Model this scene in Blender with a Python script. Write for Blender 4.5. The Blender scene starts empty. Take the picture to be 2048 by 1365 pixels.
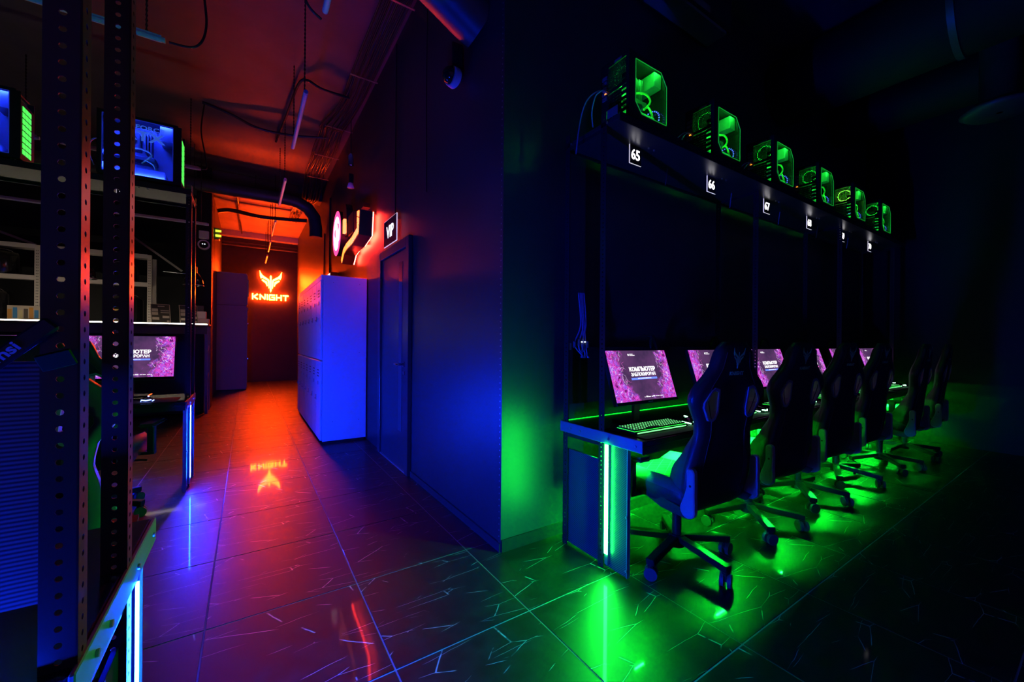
import bpy, bmesh, math, random
from mathutils import Vector, Matrix
from math import sin, cos, pi, radians as R

# ------------------------------------------------------------------ camera
sc = bpy.context.scene
COL = sc.collection
YAW = R(33.3)
cam_d = bpy.data.cameras.new('camera'); cam_d.sensor_width = 36.0; cam_d.lens = 14.15
cam_d.clip_start = 0.02; cam_d.clip_end = 100
cam = bpy.data.objects.new('camera', cam_d); COL.objects.link(cam)
cam.matrix_world = Matrix.Translation((0, 0, 1.2)) @ (Matrix.Rotation(-YAW, 4, 'Z') @ Matrix.Rotation(R(90), 4, 'X') @ Matrix.Rotation(R(0.45), 4, 'Z'))
sc.camera = cam
# ------------------------------------------------------------------ world, exposure
w = bpy.data.worlds.new('world'); sc.world = w; w.use_nodes = True
w.node_tree.nodes['Background'].inputs[0].default_value = (0.35, 0.4, 1, 1)
w.node_tree.nodes['Background'].inputs[1].default_value = 0.0006
sc.view_settings.view_transform = 'Standard'; sc.view_settings.look = 'None'
sc.view_settings.exposure = 0.0; sc.view_settings.gamma = 1.0
sc.view_settings.use_curve_mapping = False
sc.cycles.max_bounces = 7; sc.cycles.diffuse_bounces = 3; sc.cycles.glossy_bounces = 4
sc.cycles.transparent_max_bounces = 12; sc.cycles.sample_clamp_indirect = 3.0
sc.cycles.caustics_reflective = False; sc.cycles.caustics_refractive = False
# lamp strengths (radiance of the emitting surfaces)
E_GREEN, E_UGREEN, E_BLUE, E_UBLUE = 380.0, 5500.0, 1700.0, 1200.0
E_KNIGHT, E_RED, E_WHITE, E_BAR = 420.0, 160.0, 2.6, 12.0
random.seed(7)

# ------------------------------------------------------------------ helpers
def lin(c):
    return tuple((x/12.92 if x <= .04045 else ((x+.055)/1.055)**2.4) for x in c)

MATS = {}
def mat(name, col=(.1, .1, .1), rough=.5, metal=0.0, emit=None, es=0.0, spec=.5, sample=True, coat=0.0, noise=0.0, nscale=40.0, bump=0.0):
    if name in MATS: return MATS[name]
    m = bpy.data.materials.new(name); m.use_nodes = True
    nt = m.node_tree; b = nt.nodes['Principled BSDF']
    b.inputs['Base Color'].default_value = (*col, 1); b.inputs['Roughness'].default_value = rough
    b.inputs['Metallic'].default_value = metal; b.inputs['Specular IOR Level'].default_value = spec
    if coat: b.inputs['Coat Weight'].default_value = coat; b.inputs['Coat Roughness'].default_value = .06
    if emit:
        b.inputs['Emission Color'].default_value = (*emit, 1); b.inputs['Emission Strength'].default_value = es
        if not sample: m.cycles.emission_sampling = 'NONE'
    if noise or bump:
        tc = nt.nodes.new('ShaderNodeTexCoord'); n = nt.nodes.new('ShaderNodeTexNoise')
        n.inputs['Scale'].default_value = nscale; n.inputs['Detail'].default_value = 4
        nt.links.new(tc.outputs['Object'], n.inputs['Vector'])
        if noise:
            cr = nt.nodes.new('ShaderNodeValToRGB')
            cr.color_ramp.elements[0].position = .3; cr.color_ramp.elements[1].position = .7
            cr.color_ramp.elements[0].color = (*[c*(1-noise) for c in col], 1)
            cr.color_ramp.elements[1].color = (*[min(1, c*(1+noise)) for c in col], 1)
            nt.links.new(n.outputs['Fac'], cr.inputs['Fac']); nt.links.new(cr.outputs['Color'], b.inputs['Base Color'])
        if bump:
            bp = nt.nodes.new('ShaderNodeBump'); bp.inputs['Strength'].default_value = bump; bp.inputs['Distance'].default_value = .004
            nt.links.new(n.outputs['Fac'], bp.inputs['Height']); nt.links.new(bp.outputs['Normal'], b.inputs['Normal'])
    MATS[name] = m
    return m

class G:
    """collects geometry; build() links it as ONE mesh object"""
    def __init__(s): s.v = []; s.f = []; s.mi = []; s.sm = []
    def add(s, vs, fs, mi=0, smooth=False):
        o = len(s.v); s.v += [tuple(p) for p in vs]
        for f in fs: s.f.append([i+o for i in f]); s.mi.append(mi); s.sm.append(smooth)
        return s
    def box(s, x0, x1, y0, y1, z0, z1, mi=0):
        x0, x1 = sorted((x0, x1)); y0, y1 = sorted((y0, y1)); z0, z1 = sorted((z0, z1))
        vs = [(x0,y0,z0),(x1,y0,z0),(x1,y1,z0),(x0,y1,z0),(x0,y0,z1),(x1,y0,z1),(x1,y1,z1),(x0,y1,z1)]
        return s.add(vs, [(0,3,2,1),(4,5,6,7),(0,1,5,4),(1,2,6,5),(2,3,7,6),(3,0,4,7)], mi)
    def bar(s, p0, p1, wx, wz, up=(0,0,1), mi=0):
        p0 = Vector(p0); p1 = Vector(p1); d = (p1-p0).normalized(); up = Vector(up)
        if abs(d.dot(up)) > .98: up = Vector((0, 1, 0))
        a = d.cross(up).normalized()*wx/2; b = a.cross(d).normalized()*wz/2
        vs = [p+q for p in (p0, p1) for q in (-a-b, a-b, a+b, -a+b)]
        return s.add(vs, [(0,3,2,1),(4,5,6,7),(0,1,5,4),(1,2,6,5),(2,3,7,6),(3,0,4,7)], mi)
    def tube(s, pts, r, n=8, mi=0, caps=True, smooth=True):
        pts = [Vector(p) for p in pts]; rr = r if isinstance(r, (list, tuple)) else [r]*len(pts)
        rings = []; ref = None
        for i, p in enumerate(pts):
            d = (pts[min(i+1, len(pts)-1)]-pts[max(i-1, 0)]).normalized()
            if ref is None:
                ref = Vector((0,0,1)) if abs(d.z) < .9 else Vector((1,0,0))
            a = d.cross(ref)
            if a.length < 1e-5: a = d.orthogonal()
            a.normalize(); b = a.cross(d).normalized(); ref = b
            rings.append([p+(a*cos(2*pi*k/n)+b*sin(2*pi*k/n))*rr[i] for k in range(n)])
        vs = [q for g in rings for q in g]; fs = []
        for i in range(len(pts)-1):
            for k in range(n):
                fs.append((i*n+k, i*n+(k+1) % n, (i+1)*n+(k+1) % n, (i+1)*n+k))
        s.add(vs, fs, mi, smooth)
        if caps:
            s.add(rings[0], [tuple(range(n))[::-1]], mi); s.add(rings[-1], [tuple(range(n))], mi)
        return s
    def cyl(s, p0, p1, r, n=16, mi=0, r1=None): return s.tube([p0, p1], [r, r if r1 is None else r1], n, mi)
    def lathe(s, prof, c=(0,0,0), n=20, mi=0):
        c = Vector(c); vs = [(c.x+r*cos(2*pi*k/n), c.y+r*sin(2*pi*k/n), c.z+z) for r, z in prof for k in range(n)]
        fs = [(i*n+k, i*n+(k+1) % n, (i+1)*n+(k+1) % n, (i+1)*n+k) for i in range(len(prof)-1) for k in range(n)]
        return s.add(vs, fs, mi, True)
    def prism(s, poly, fr, d0, d1, mi=0):
        """poly 2d extruded between d0 and d1; fr maps (a,b,d)->xyz"""
        n = len(poly); vs = [fr(a, b, d0) for a, b in poly]+[fr(a, b, d1) for a, b in poly]
        return s.add(vs, [tuple(range(n))[::-1], tuple(range(n, 2*n))]+[(i, (i+1) % n, n+(i+1) % n, n+i) for i in range(n)], mi)
    def mesh(s, mats, bevel=0.0, seg=1):
        me = bpy.data.meshes.new('m'); me.from_pydata(s.v, [], s.f)
        me.polygons.foreach_set('material_index', s.mi); me.polygons.foreach_set('use_smooth', s.sm)
        for m in (mats if isinstance(mats, (list, tuple)) else [mats]): me.materials.append(m)
        bm = bmesh.new(); bm.from_mesh(me)
        bmesh.ops.recalc_face_normals(bm, faces=bm.faces[:])
        if bevel:
            es = [e for e in bm.edges if len(e.link_faces) == 2 and e.calc_face_angle(0) > .6]
            bmesh.ops.bevel(bm, geom=es, offset=bevel, segments=seg, affect='EDGES', clamp_overlap=True)
        bm.to_mesh(me); bm.free(); me.update()
        return me
    def build(s, name, mats, parent=None, bevel=0.0, seg=1, loc=None, rot=None):
        return link(name, s.mesh(mats, bevel, seg), parent, loc, rot)

def link(name, me, parent=None, loc=None, rot=None):
    me.name = name
    o = bpy.data.objects.new(name, me); COL.objects.link(o)
    if parent: o.parent = parent
    if loc is not None: o.location = loc
    if rot is not None: o.rotation_euler = rot
    return o
def tag(o, label, cat, group=None):
    o['label'] = label; o['category'] = cat
    if group: o['group'] = group
    return o
def thing(name, label, cat, loc=(0,0,0), rz=0.0, group=None):
    o = bpy.data.objects.new(name, None); COL.objects.link(o); o.empty_display_size = .1
    o.location = loc; o.rotation_euler = (0, 0, rz)
    return tag(o, label, cat, group)
def struct(o): o['kind'] = 'structure'; return o
def stuff(o): o['kind'] = 'stuff'; return o
CH = {}
def kids(o): return [c for c in bpy.data.objects if c.parent == o]
def copy_tree(o, loc=None, rz=None, label=None, group=None, parent=None, tree=None):
    c = o.copy(); COL.objects.link(c); c.parent = parent
    if loc is not None: c.location = loc
    if rz is not None: c.rotation_euler = (0, 0, rz)
    if label: c['label'] = label
    if group: c['group'] = group
    for ch in kids(o): copy_tree(ch, parent=c)
    return c

def text_mesh(body, size, m, extrude=.001, offset=0.0, sx=1.0, space=1.0, align='CENTER'):
    cu = bpy.data.curves.new('t', 'FONT'); cu.body = body; cu.size = size; cu.extrude = extrude
    cu.align_x = align; cu.align_y = 'CENTER'; cu.offset = offset; cu.resolution_u = 3; cu.space_character = space
    ob = bpy.data.objects.new('t', cu); COL.objects.link(ob)
    dg = bpy.context.evaluated_depsgraph_get(); me = bpy.data.meshes.new_from_object(ob.evaluated_get(dg))
    bpy.data.objects.remove(ob); bpy.data.curves.remove(cu)
    for v in me.vertices: v.co.x *= sx
    me.materials.clear(); me.materials.append(m)
    return me

# ------------------------------------------------------------------ materials
GREEN = (.008, 1.0, .045); BLUE = (.0015, .022, 1.0); ORANGE = (1.0, .042, .002); RED = (1.0, .025, .012); WARM = (1.0, .86, .62)
UGREEN = (.003, 1.0, .025); UBLUE = (.0015, .012, 1.0)
M_wall = mat('dark wall paint', (.03, .03, .034), .43, spec=.55, noise=.12, nscale=3, bump=.05)
M_wallR = mat('black wall paint', (.012, .012, .014), .6, spec=.3, noise=.15, nscale=3)
M_end = mat('charcoal end wall paint', (.035, .03, .03), .5, noise=.15, nscale=2)
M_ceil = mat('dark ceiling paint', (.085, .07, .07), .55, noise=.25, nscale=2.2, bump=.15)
M_ceilP = mat('sign lit passage ceiling tone', (.26, .24, .23), .55, noise=.2, nscale=2.5, bump=.12)  # ceiling colour raised over the passage, the sign's glow put into its tone
M_black = mat('black plastic', (.012, .012, .014), .4)
M_blackg = mat('gloss black plastic', (.01, .01, .012), .15)
M_steel = mat('black steel', (.035, .035, .04), .3, .6)
M_post = mat('black painted perforated steel', (.03, .03, .034), .28, .3)
M_flange = mat('grey painted steel edge', (.3, .3, .31), .38, .2)
M_chrome = mat('chrome', (.6, .6, .62), .15, 1.0)
M_zinc = mat('zinc bolt', (.5, .5, .5), .3, .9)
M_alu = mat('aluminium', (.5, .5, .5), .35, .8)
M_desk = mat('dark speckled laminate', (.018, .017, .018), .22, noise=.7, nscale=220)
M_rubber = mat('black rubber', (.02, .02, .02), .7)
M_greypl = mat('grey plastic', (.16, .16, .17), .4)
M_cable = mat('black cable sheath', (.03, .027, .027), .25)
M_conduit = mat('grey corrugated conduit', (.09, .085, .085), .35)
M_duct = mat('dark galvanised duct', (.07, .07, .075), .45, .3, noise=.2, nscale=6)
M_locker = mat('light grey locker paint', (.75, .75, .76), .4)
M_white = mat('white plastic', (.7, .7, .7), .4)
M_tube = mat('opal lamp tube', (.75, .75, .78), .3)
M_door = mat('black door laminate', (.05, .05, .055), .3)
M_glassd = mat('dark door glass', (.05, .05, .055), .04, coat=.6)
M_brass = mat('brass', (.55, .38, .1), .3, 1.0)
M_cream = mat('cream painted shelf steel', (.5, .44, .4), .45)
M_leath = mat('black leatherette', (.02, .02, .022), .42, bump=.08, nscale=160)
M_bolst = mat('pale leatherette', (.1, .1, .096), .6, spec=.3, bump=.05, nscale=160)
M_side = mat('dark grey leatherette', (.03, .03, .034), .4, bump=.06, nscale=160)
M_shell = mat('grey hinge cover plastic', (.3, .3, .31), .45)
M_stitch = mat('green embroidery thread', (.25, .85, .42), .6)
M_ledG = mat('green led strip', (.1, .1, .1), .4, emit=GREEN, es=E_GREEN)
M_ledGu = mat('green under desk led', (.1, .1, .1), .4, emit=UGREEN, es=E_UGREEN)
M_ledB = mat('blue led strip', (.1, .1, .1), .4, emit=BLUE, es=E_BLUE)
M_ledBu = mat('blue under desk led', (.1, .1, .1), .4, emit=UBLUE, es=E_UBLUE)
M_ledFill = mat('added blue fill led', (.1, .1, .1), .4, emit=BLUE, es=E_BLUE*.2)
M_pcG = mat('green fan light', (.1, .1, .1), .4, emit=(.012, 1, .05), es=5.0)
M_pcGb = mat('green case strip', (.1, .1, .1), .4, emit=(.012, 1, .05), es=130)
M_pcBb = mat('blue case strip', (.1, .1, .1), .4, emit=(.01, .03, 1), es=520)
M_pcB = mat('blue fan light', (.1, .1, .1), .4, emit=(.03, .06, 1), es=8)
M_keyG = mat('green key light', (.1, .1, .1), .4, emit=(.02, 1, .06), es=2.0, sample=False)
M_ledGb = mat('green desk edge led', (.1, .1, .1), .4, emit=UGREEN, es=2.5)
M_keyL = mat('bright green key light', (.1, .1, .1), .4, emit=(.2, 1, .3), es=1.6, sample=False)
M_mouse = mat('mouse light green', (.1, .1, .1), .4, emit=(.3, 1, .5), es=8, sample=False)
M_mouseB = mat('mouse light blue', (.1, .1, .1), .4, emit=(.15, .25, 1), es=8, sample=False)
M_dotR = mat('red indicator', (.1, .1, .1), .4, emit=(1, .05, .02), es=3, sample=False)
M_dotO = mat('orange port light', (.1, .1, .1), .4, emit=(1, .3, .02), es=2, sample=False)
M_dotW = mat('white indicator', (.1, .1, .1), .4, emit=(.8, .9, 1), es=2.5, sample=False)
M_dotY = mat('yellow indicator', (.1, .1, .1), .4, emit=(.8, 1, .05), es=1.2, sample=False)
M_num = mat('lit sign white', (.8, .8, .8), .4, emit=(1, .96, 1), es=E_WHITE)
M_edge = mat('lit acrylic edge', (.8, .8, .8), .4, emit=(.75, .72, .9), es=.7, sample=False)
M_acry = mat('dark acrylic', (.02, .02, .025), .12)
M_knight = mat('orange sign light', (.8, .8, .8), .4, emit=ORANGE, es=E_KNIGHT)
M_knightr = mat('orange sign side light', (.8, .8, .8), .4, emit=(1, .05, .002), es=40)
M_lamp = mat('plate led bar', (.8, .8, .8), .4, emit=(.85, .85, 1), es=25)
M_red = mat('red sign light', (.8, .8, .8), .4, emit=RED, es=E_RED)
M_amber = mat('amber sign light', (.8, .8, .8), .4, emit=(1, .3, .05), es=5, sample=False)
M_bar = mat('warm white led strip', (.8, .8, .8), .4, emit=WARM, es=E_BAR)

def transparent_mat(name, tint, gloss=.06, rough=.02):
    m = bpy.data.materials.new(name); m.use_nodes = True; nt = m.node_tree; nt.nodes.clear()
    o = nt.nodes.new('ShaderNodeOutputMaterial'); mx = nt.nodes.new('ShaderNodeMixShader')
    t = nt.nodes.new('ShaderNodeBsdfTransparent'); g = nt.nodes.new('ShaderNodeBsdfGlossy')
    f = nt.nodes.new('ShaderNodeFresnel'); f.inputs['IOR'].default_value = 1.45
    t.inputs[0].default_value = (*tint, 1); g.inputs['Roughness'].default_value = rough
    nt.links.new(f.outputs[0], mx.inputs[0]); nt.links.new(t.outputs[0], mx.inputs[1]); nt.links.new(g.outputs[0], mx.inputs[2])
    nt.links.new(mx.outputs[0], o.inputs[0])
    return m
M_pane = transparent_mat('case window glass', (.85, .9, .9))

def floor_mat():
    m = bpy.data.materials.new('polished black marble tile'); m.use_nodes = True; nt = m.node_tree; N = nt.nodes; L = nt.links
    b = N['Principled BSDF']
    tc = N.new('ShaderNodeTexCoord'); oi = N.new('ShaderNodeObjectInfo')
    # one of four prints, shifted by the tile's random number
    mul = N.new('ShaderNodeMath'); mul.operation = 'MULTIPLY'; mul.inputs[1].default_value = 4; L.new(oi.outputs['Random'], mul.inputs[0])
    flo = N.new('ShaderNodeMath'); flo.operation = 'FLOOR'; L.new(mul.outputs[0], flo.inputs[0])
    sh = N.new('ShaderNodeMath'); sh.operation = 'MULTIPLY'; sh.inputs[1].default_value = 3.7; L.new(flo.outputs[0], sh.inputs[0])
    cx = N.new('ShaderNodeCombineXYZ'); L.new(sh.outputs[0], cx.inputs[0]); L.new(sh.outputs[0], cx.inputs[1])
    ad = N.new('ShaderNodeVectorMath'); ad.operation = 'ADD'; L.new(tc.outputs['Object'], ad.inputs[0]); L.new(cx.outputs[0], ad.inputs[1])
    wn = N.new('ShaderNodeTexNoise'); wn.inputs['Scale'].default_value = 9; wn.inputs['Detail'].default_value = 5; L.new(ad.outputs[0], wn.inputs['Vector'])
    ws = N.new('ShaderNodeVectorMath'); ws.operation = 'SCALE'; ws.inputs[3].default_value = .014; L.new(wn.outputs['Color'], ws.inputs[0])
    wv = N.new('ShaderNodeVectorMath'); wv.operation = 'ADD'; L.new(ad.outputs[0], wv.inputs[0]); L.new(ws.outputs[0], wv.inputs[1])
    vein = None
    for ang, scx, scy, sca, thr, mlo in ((.45, 1, 4.2, 1.7, .008, .46), (-.75, 1, 3.6, 1.5, .007, .47), (1.9, 1, 5.0, 2.0, .008, .50)):
        mp = N.new('ShaderNodeMapping'); mp.inputs['Rotation'].default_value = (0, 0, ang); mp.inputs['Scale'].default_value = (scx, scy, 1); mp.inputs['Location'].default_value = (ang*3, ang, 0)
        L.new(wv.outputs[0], mp.inputs['Vector'])
        vo = N.new('ShaderNodeTexVoronoi'); vo.feature = 'DISTANCE_TO_EDGE'; vo.voronoi_dimensions = '2D'; vo.inputs['Scale'].default_value = sca; L.new(mp.outputs[0], vo.inputs['Vector'])
        mr = N.new('ShaderNodeMapRange'); mr.inputs[1].default_value = 0; mr.inputs[2].default_value = thr; mr.inputs[3].default_value = 1; mr.inputs[4].default_value = 0; L.new(vo.outputs['Distance'], mr.inputs[0])
        mn = N.new('ShaderNodeTexNoise'); mn.inputs['Scale'].default_value = 2.6; mn.inputs['Detail'].default_value = 3; L.new(mp.outputs[0], mn.inputs['Vector'])
        mk = N.new('ShaderNodeMapRange'); mk.inputs[1].default_value = mlo+.06; mk.inputs[2].default_value = mlo+.12; L.new(mn.outputs['Fac'], mk.inputs[0])
        pr = N.new('ShaderNodeMath'); pr.operation = 'MULTIPLY'; L.new(mr.outputs[0], pr.inputs[0]); L.new(mk.outputs[0], pr.inputs[1])
        if vein is None: vein = pr
        else:
            mxn = N.new('ShaderNodeMath'); mxn.operation = 'MAXIMUM'; L.new(vein.outputs[0], mxn.inputs[0]); L.new(pr.outputs[0], mxn.inputs[1]); vein = mxn
    mo = N.new('ShaderNodeTexNoise'); mo.inputs['Scale'].default_value = 14; mo.inputs['Detail'].default_value = 6; L.new(ad.outputs[0], mo.inputs['Vector'])
    cr = N.new('ShaderNodeValToRGB'); cr.color_ramp.elements[0].position = .35; cr.color_ramp.elements[1].position = .72
    cr.color_ramp.elements[0].color = (.004, .004, .004, 1); cr.color_ramp.elements[1].color = (.013, .0125, .012, 1); L.new(mo.outputs['Fac'], cr.inputs['Fac'])
    mix = N.new('ShaderNodeMix'); mix.data_type = 'RGBA'; L.new(vein.outputs[0], mix.inputs['Factor']); L.new(cr.outputs['Color'], mix.inputs['A']); mix.inputs['B'].default_value = (.55, .55, .5, 1)
    L.new(mix.outputs['Result'], b.inputs['Base Color'])
    rr = N.new('ShaderNodeMapRange'); rr.inputs[3].default_value = .36; rr.inputs[4].default_value = .50; L.new(mo.outputs['Fac'], rr.inputs[0]); L.new(rr.outputs[0], b.inputs['Roughness'])
    b.inputs['Coat Weight'].default_value = .2; b.inputs['Coat Roughness'].default_value = .05; b.inputs['Specular IOR Level'].default_value = .45
    bp = N.new('ShaderNodeBump'); bp.inputs['Strength'].default_value = .06; bp.inputs['Distance'].default_value = .003; L.new(mo.outputs['Fac'], bp.inputs['Height']); L.new(bp.outputs['Normal'], b.inputs['Normal'])
    return m
M_tile = floor_mat()
M_grout = mat('pale grout', (.26, .26, .26), .8)

def carbon_mat():
    m = bpy.data.materials.new('carbon fibre film'); m.use_nodes = True; nt = m.node_tree; N = nt.nodes; L = nt.links; b = N['Principled BSDF']
    tc = N.new('ShaderNodeTexCoord'); ck = N.new('ShaderNodeTexChecker'); ck.inputs['Scale'].default_value = 170; L.new(tc.outputs['Object'], ck.inputs['Vector'])
    ck.inputs['Color1'].default_value = (.03, .03, .032, 1); ck.inputs['Color2'].default_value = (.11, .11, .115, 1)
    L.new(ck.outputs['Color'], b.inputs['Base Color']); b.inputs['Roughness'].default_value = .3
    return m
M_carbon = carbon_mat()

def rib_mat():
    m = bpy.data.materials.new('ribbed carbon film'); m.use_nodes = True; nt = m.node_tree; N = nt.nodes; L = nt.links; b = N['Principled BSDF']
    b.inputs['Roughness'].default_value = .32
    tc = N.new('ShaderNodeTexCoord'); wv = N.new('ShaderNodeTexWave'); wv.bands_direction = 'Z'; wv.inputs['Scale'].default_value = 50; wv.inputs['Distortion'].default_value = .6; wv.inputs['Detail'].default_value = 1; wv.inputs['Detail Scale'].default_value = .3
    L.new(tc.outputs['Object'], wv.inputs['Vector']); cr = N.new('ShaderNodeValToRGB')
    cr.color_ramp.elements[0].color = (.01, .01, .012, 1); cr.color_ramp.elements[1].color = (.13, .13, .14, 1); L.new(wv.outputs['Fac'], cr.inputs['Fac']); L.new(cr.outputs['Color'], b.inputs['Base Color'])
    return m
M_film = rib_mat()

def quilt_mat():
    m = bpy.data.materials.new('diamond quilted leatherette'); m.use_nodes = True; nt = m.node_tree; N = nt.nodes; L = nt.links; b = N['Principled BSDF']
    tc = N.new('ShaderNodeTexCoord'); last = None
    sx = N.new('ShaderNodeSeparateXYZ'); L.new(tc.outputs['Object'], sx.inputs[0])
    for sgn in (1, -1):
        c = N.new('ShaderNodeMath'); c.operation = 'MULTIPLY_ADD'; c.inputs[1].default_value = sgn*.62; L.new(sx.outputs['X'], c.inputs[0]); L.new(sx.outputs['Y'], c.inputs[2])
        d = N.new('ShaderNodeMath'); d.operation = 'PINGPONG'; d.inputs[1].default_value = .03; L.new(c.outputs[0], d.inputs[0])
        e = N.new('ShaderNodeMath'); e.operation = 'LESS_THAN'; e.inputs[1].default_value = .0022; L.new(d.outputs[0], e.inputs[0])
        if last is None: last = e
        else:
            q = N.new('ShaderNodeMath'); q.operation = 'MAXIMUM'; L.new(last.outputs[0], q.inputs[0]); L.new(e.outputs[0], q.inputs[1]); last = q
    mix = N.new('ShaderNodeMix'); mix.data_type = 'RGBA'; L.new(last.outputs[0], mix.inputs['Factor'])
    mix.inputs['A'].default_value = (.007, .007, .007, 1); mix.inputs['B'].default_value = (.08, .08, .075, 1)
    L.new(mix.outputs['Result'], b.inputs['Base Color']); b.inputs['Roughness'].default_value = .75; b.inputs['Specular IOR Level'].default_value = .2
    return m
M_quilt = quilt_mat()

def screen_mat(name, seed):
    """lock-screen artwork: violet field with magenta and blue splashes towards the sides (object x -.265...265, z -.15...15)"""
    m = bpy.data.materials.new(name); m.use_nodes = True; nt = m.node_tree; N = nt.nodes; L = nt.links; b = N['Principled BSDF']
    tc = N.new('ShaderNodeTexCoord'); sx = N.new('ShaderNodeSeparateXYZ'); L.new(tc.outputs['Object'], sx.inputs[0])
    def math(op, a, bb=None, cc=None):
        n = N.new('ShaderNodeMath'); n.operation = op
        for i, x in enumerate((a, bb, cc)):
            if x is None: continue
            if isinstance(x, (int, float)): n.inputs[i].default_value = x
            else: L.new(x, n.inputs[i])
        return n.outputs[0]
    def noise(scale, off, det=6, dist=0.0):
        mp = N.new('ShaderNodeMapping'); mp.inputs['Location'].default_value = (off, seed, off*.7); L.new(tc.outputs['Object'], mp.inputs['Vector'])
        n = N.new('ShaderNodeTexNoise'); n.inputs['Scale'].default_value = scale; n.inputs['Detail'].default_value = det; n.inputs['Roughness'].default_value = .65; n.inputs['Distortion'].default_value = dist
        L.new(mp.outputs[0], n.inputs['Vector']); return n
    X = math('DIVIDE', sx.outputs['X'], .265); Z = math('DIVIDE', sx.outputs['Z'], .15)
    n1 = noise(14, 1.3, 7, .8); n2 = noise(34, 4.1, 5, 1.2); n3 = noise(7, 7.7, 3)
    ax = math('ABSOLUTE', X)
    # ragged distance from the dark middle; the left and lower left are the fullest
    low = math('MULTIPLY', math('MAXIMUM', math('MULTIPLY', Z, -1), 0), .35)
    lean = math('MULTIPLY', math('MULTIPLY', math('MAXIMUM', math('MULTIPLY', X, -1), 0), low), .9)
    rad = math('ADD', math('ADD', math('POWER', ax, 1.6), low), lean)
    rag = math('ADD', rad, math('MULTIPLY', math('SUBTRACT', n1.outputs['Fac'], .5), 1.5))
    mask = N.new('ShaderNodeMapRange'); mask.inputs[1].default_value = .5; mask.inputs[2].default_value = .78; L.new(rag, mask.inputs[0])
    cr = N.new('ShaderNodeValToRGB'); e = cr.color_ramp.elements
    stops = [(.32, (.03, .005, .06)), (.42, (.35, .02, .32)), (.49, (.75, .08, .6)), (.55, (.10, .05, .55)), (.61, (.55, .12, .75)), (.68, (.9, .55, .85)), (.75, (.95, .85, .95))]
    e[0].position, e[0].color = stops[0][0], (*stops[0][1], 1); e[1].position, e[1].color = stops[-1][0], (*stops[-1][1], 1)
    for p, c in stops[1:-1]:
        q = e.new(p); q.color = (*c, 1)
    L.new(n2.outputs['Fac'], cr.inputs['Fac'])
    bg = N.new('ShaderNodeValToRGB'); g = bg.color_ramp.elements
    g[0].position = .35; g[0].color = (.045, .022, .07, 1); g[1].position = .75; g[1].color = (.12, .04, .14, 1); L.new(n3.outputs['Fac'], bg.inputs['Fac'])
    mix = N.new('ShaderNodeMix'); mix.data_type = 'RGBA'; L.new(mask.outputs[0], mix.inputs['Factor']); L.new(bg.outputs['Color'], mix.inputs['A']); L.new(cr.outputs['Color'], mix.inputs['B'])
    b.inputs['Base Color'].default_value = (.01, .01, .01, 1); b.inputs['Roughness'].default_value = .2
    L.new(mix.outputs['Result'], b.inputs['Emission Color']); b.inputs['Emission Strength'].default_value = 1.25
    return m
M_ductB = mat('black painted duct', (.012, .012, .014), .7, spec=.2)
# ------------------------------------------------------------------ the setting
CZ = 4.15
XW, YW, XE, YE = 1.21, 1.94, 7.0, 13.4          # corridor wall, row wall, right end wall, far wall
TX, TY = .598, .62
fl = struct(G().box(-4.6, 7.1, -2.6, 13.5, -.12, -.0016).build('floor', M_grout))
tile_me = G().box(-TX/2+.003, TX/2-.003, -TY/2+.003, TY/2-.003, -.009, 0).mesh(M_tile, .001)
def floor_open(x, y):
    if x > XW+TX/2 and y > YW+TY/2: return False
    if x < -.6-TX/2 and y > 10.7: return False
    return True
for i in range(-8, 13):
    for j in range(-3, 22):
        x = -.14+TX*(i+.5); y = .21+TY*(j+.5)
        if x < -3.4 or y < -1.1: continue
        if not floor_open(x, y): continue
        if x > 2 and y < -1.0: continue
        t = link('tile', tile_me, fl, (x, y, 0), (0, 0, 0)); t.name = 'tile'
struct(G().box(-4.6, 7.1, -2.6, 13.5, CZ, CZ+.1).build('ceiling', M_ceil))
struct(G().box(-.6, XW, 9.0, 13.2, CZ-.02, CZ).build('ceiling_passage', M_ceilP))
wr = struct(G().box(XW, XW+.15, YW, YE, 0, CZ).build('wall_corridor', M_wall))
wb = struct(G().box(XW+.001, XE+.1, YW-.003, YW+.15, 0, CZ).build('wall_row', M_wall))
struct(G().box(XE, XE+.1, -2.6, YW, 0, CZ).build('wall_right', M_wallR))
struct(G().box(-4.6, 7.1, -2.7, -2.6, 0, CZ).build('wall_back', mat('pale bounce wall tone', (.6, .6, .6), .6)))  # unseen wall kept pale so it bounces light onto the chair backs
struct(G().box(-4.6, -4.5, -2.6, 10.6, 0, CZ).build('wall_left', M_wallR))
struct(G().box(-.75, XW+.15, YE, YE+.1, 0, CZ).build('wall_far', M_end))
struct(G().box(-4.5, -.6, 10.5, 10.6, 0, CZ).build('wall_bar', M_wallR))
struct(G().box(-.72, -.6, 9.0, YE, 0, CZ).build('wall_passage', M_wall))
struct(G().box(-.74, -.53, 8.66, 9.0, 0, CZ).build('trim_1', M_wallR, bevel=.006))         # jamb pillar
struct(G().box(-4.5, XW, 8.72, 9.0, 3.92, CZ).build('trim_2', M_ceil, bevel=.006))           # ceiling beam
struct(G().box(XW-.004, XW+.03, YW-.004, YW+.03, 0, CZ).build('trim_3', M_wall))          # corner angle
g = G()
for k in range(90): g.cyl((XW-.006, YW+.015, .05+k*.035), (XW-.003, YW+.015, .05+k*.035), .004, 6)
o = stuff(g.build('rivet', M_zinc, bpy.data.objects['trim_3']))
struct(G().box(XW-.012, XW, YW, 3.44, 0, .05).build('baseboard_corridor', M_wall))
struct(G().box(XW, XE, YW-.012, YW, 0, .07).build('baseboard_row', M_wallR))
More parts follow.
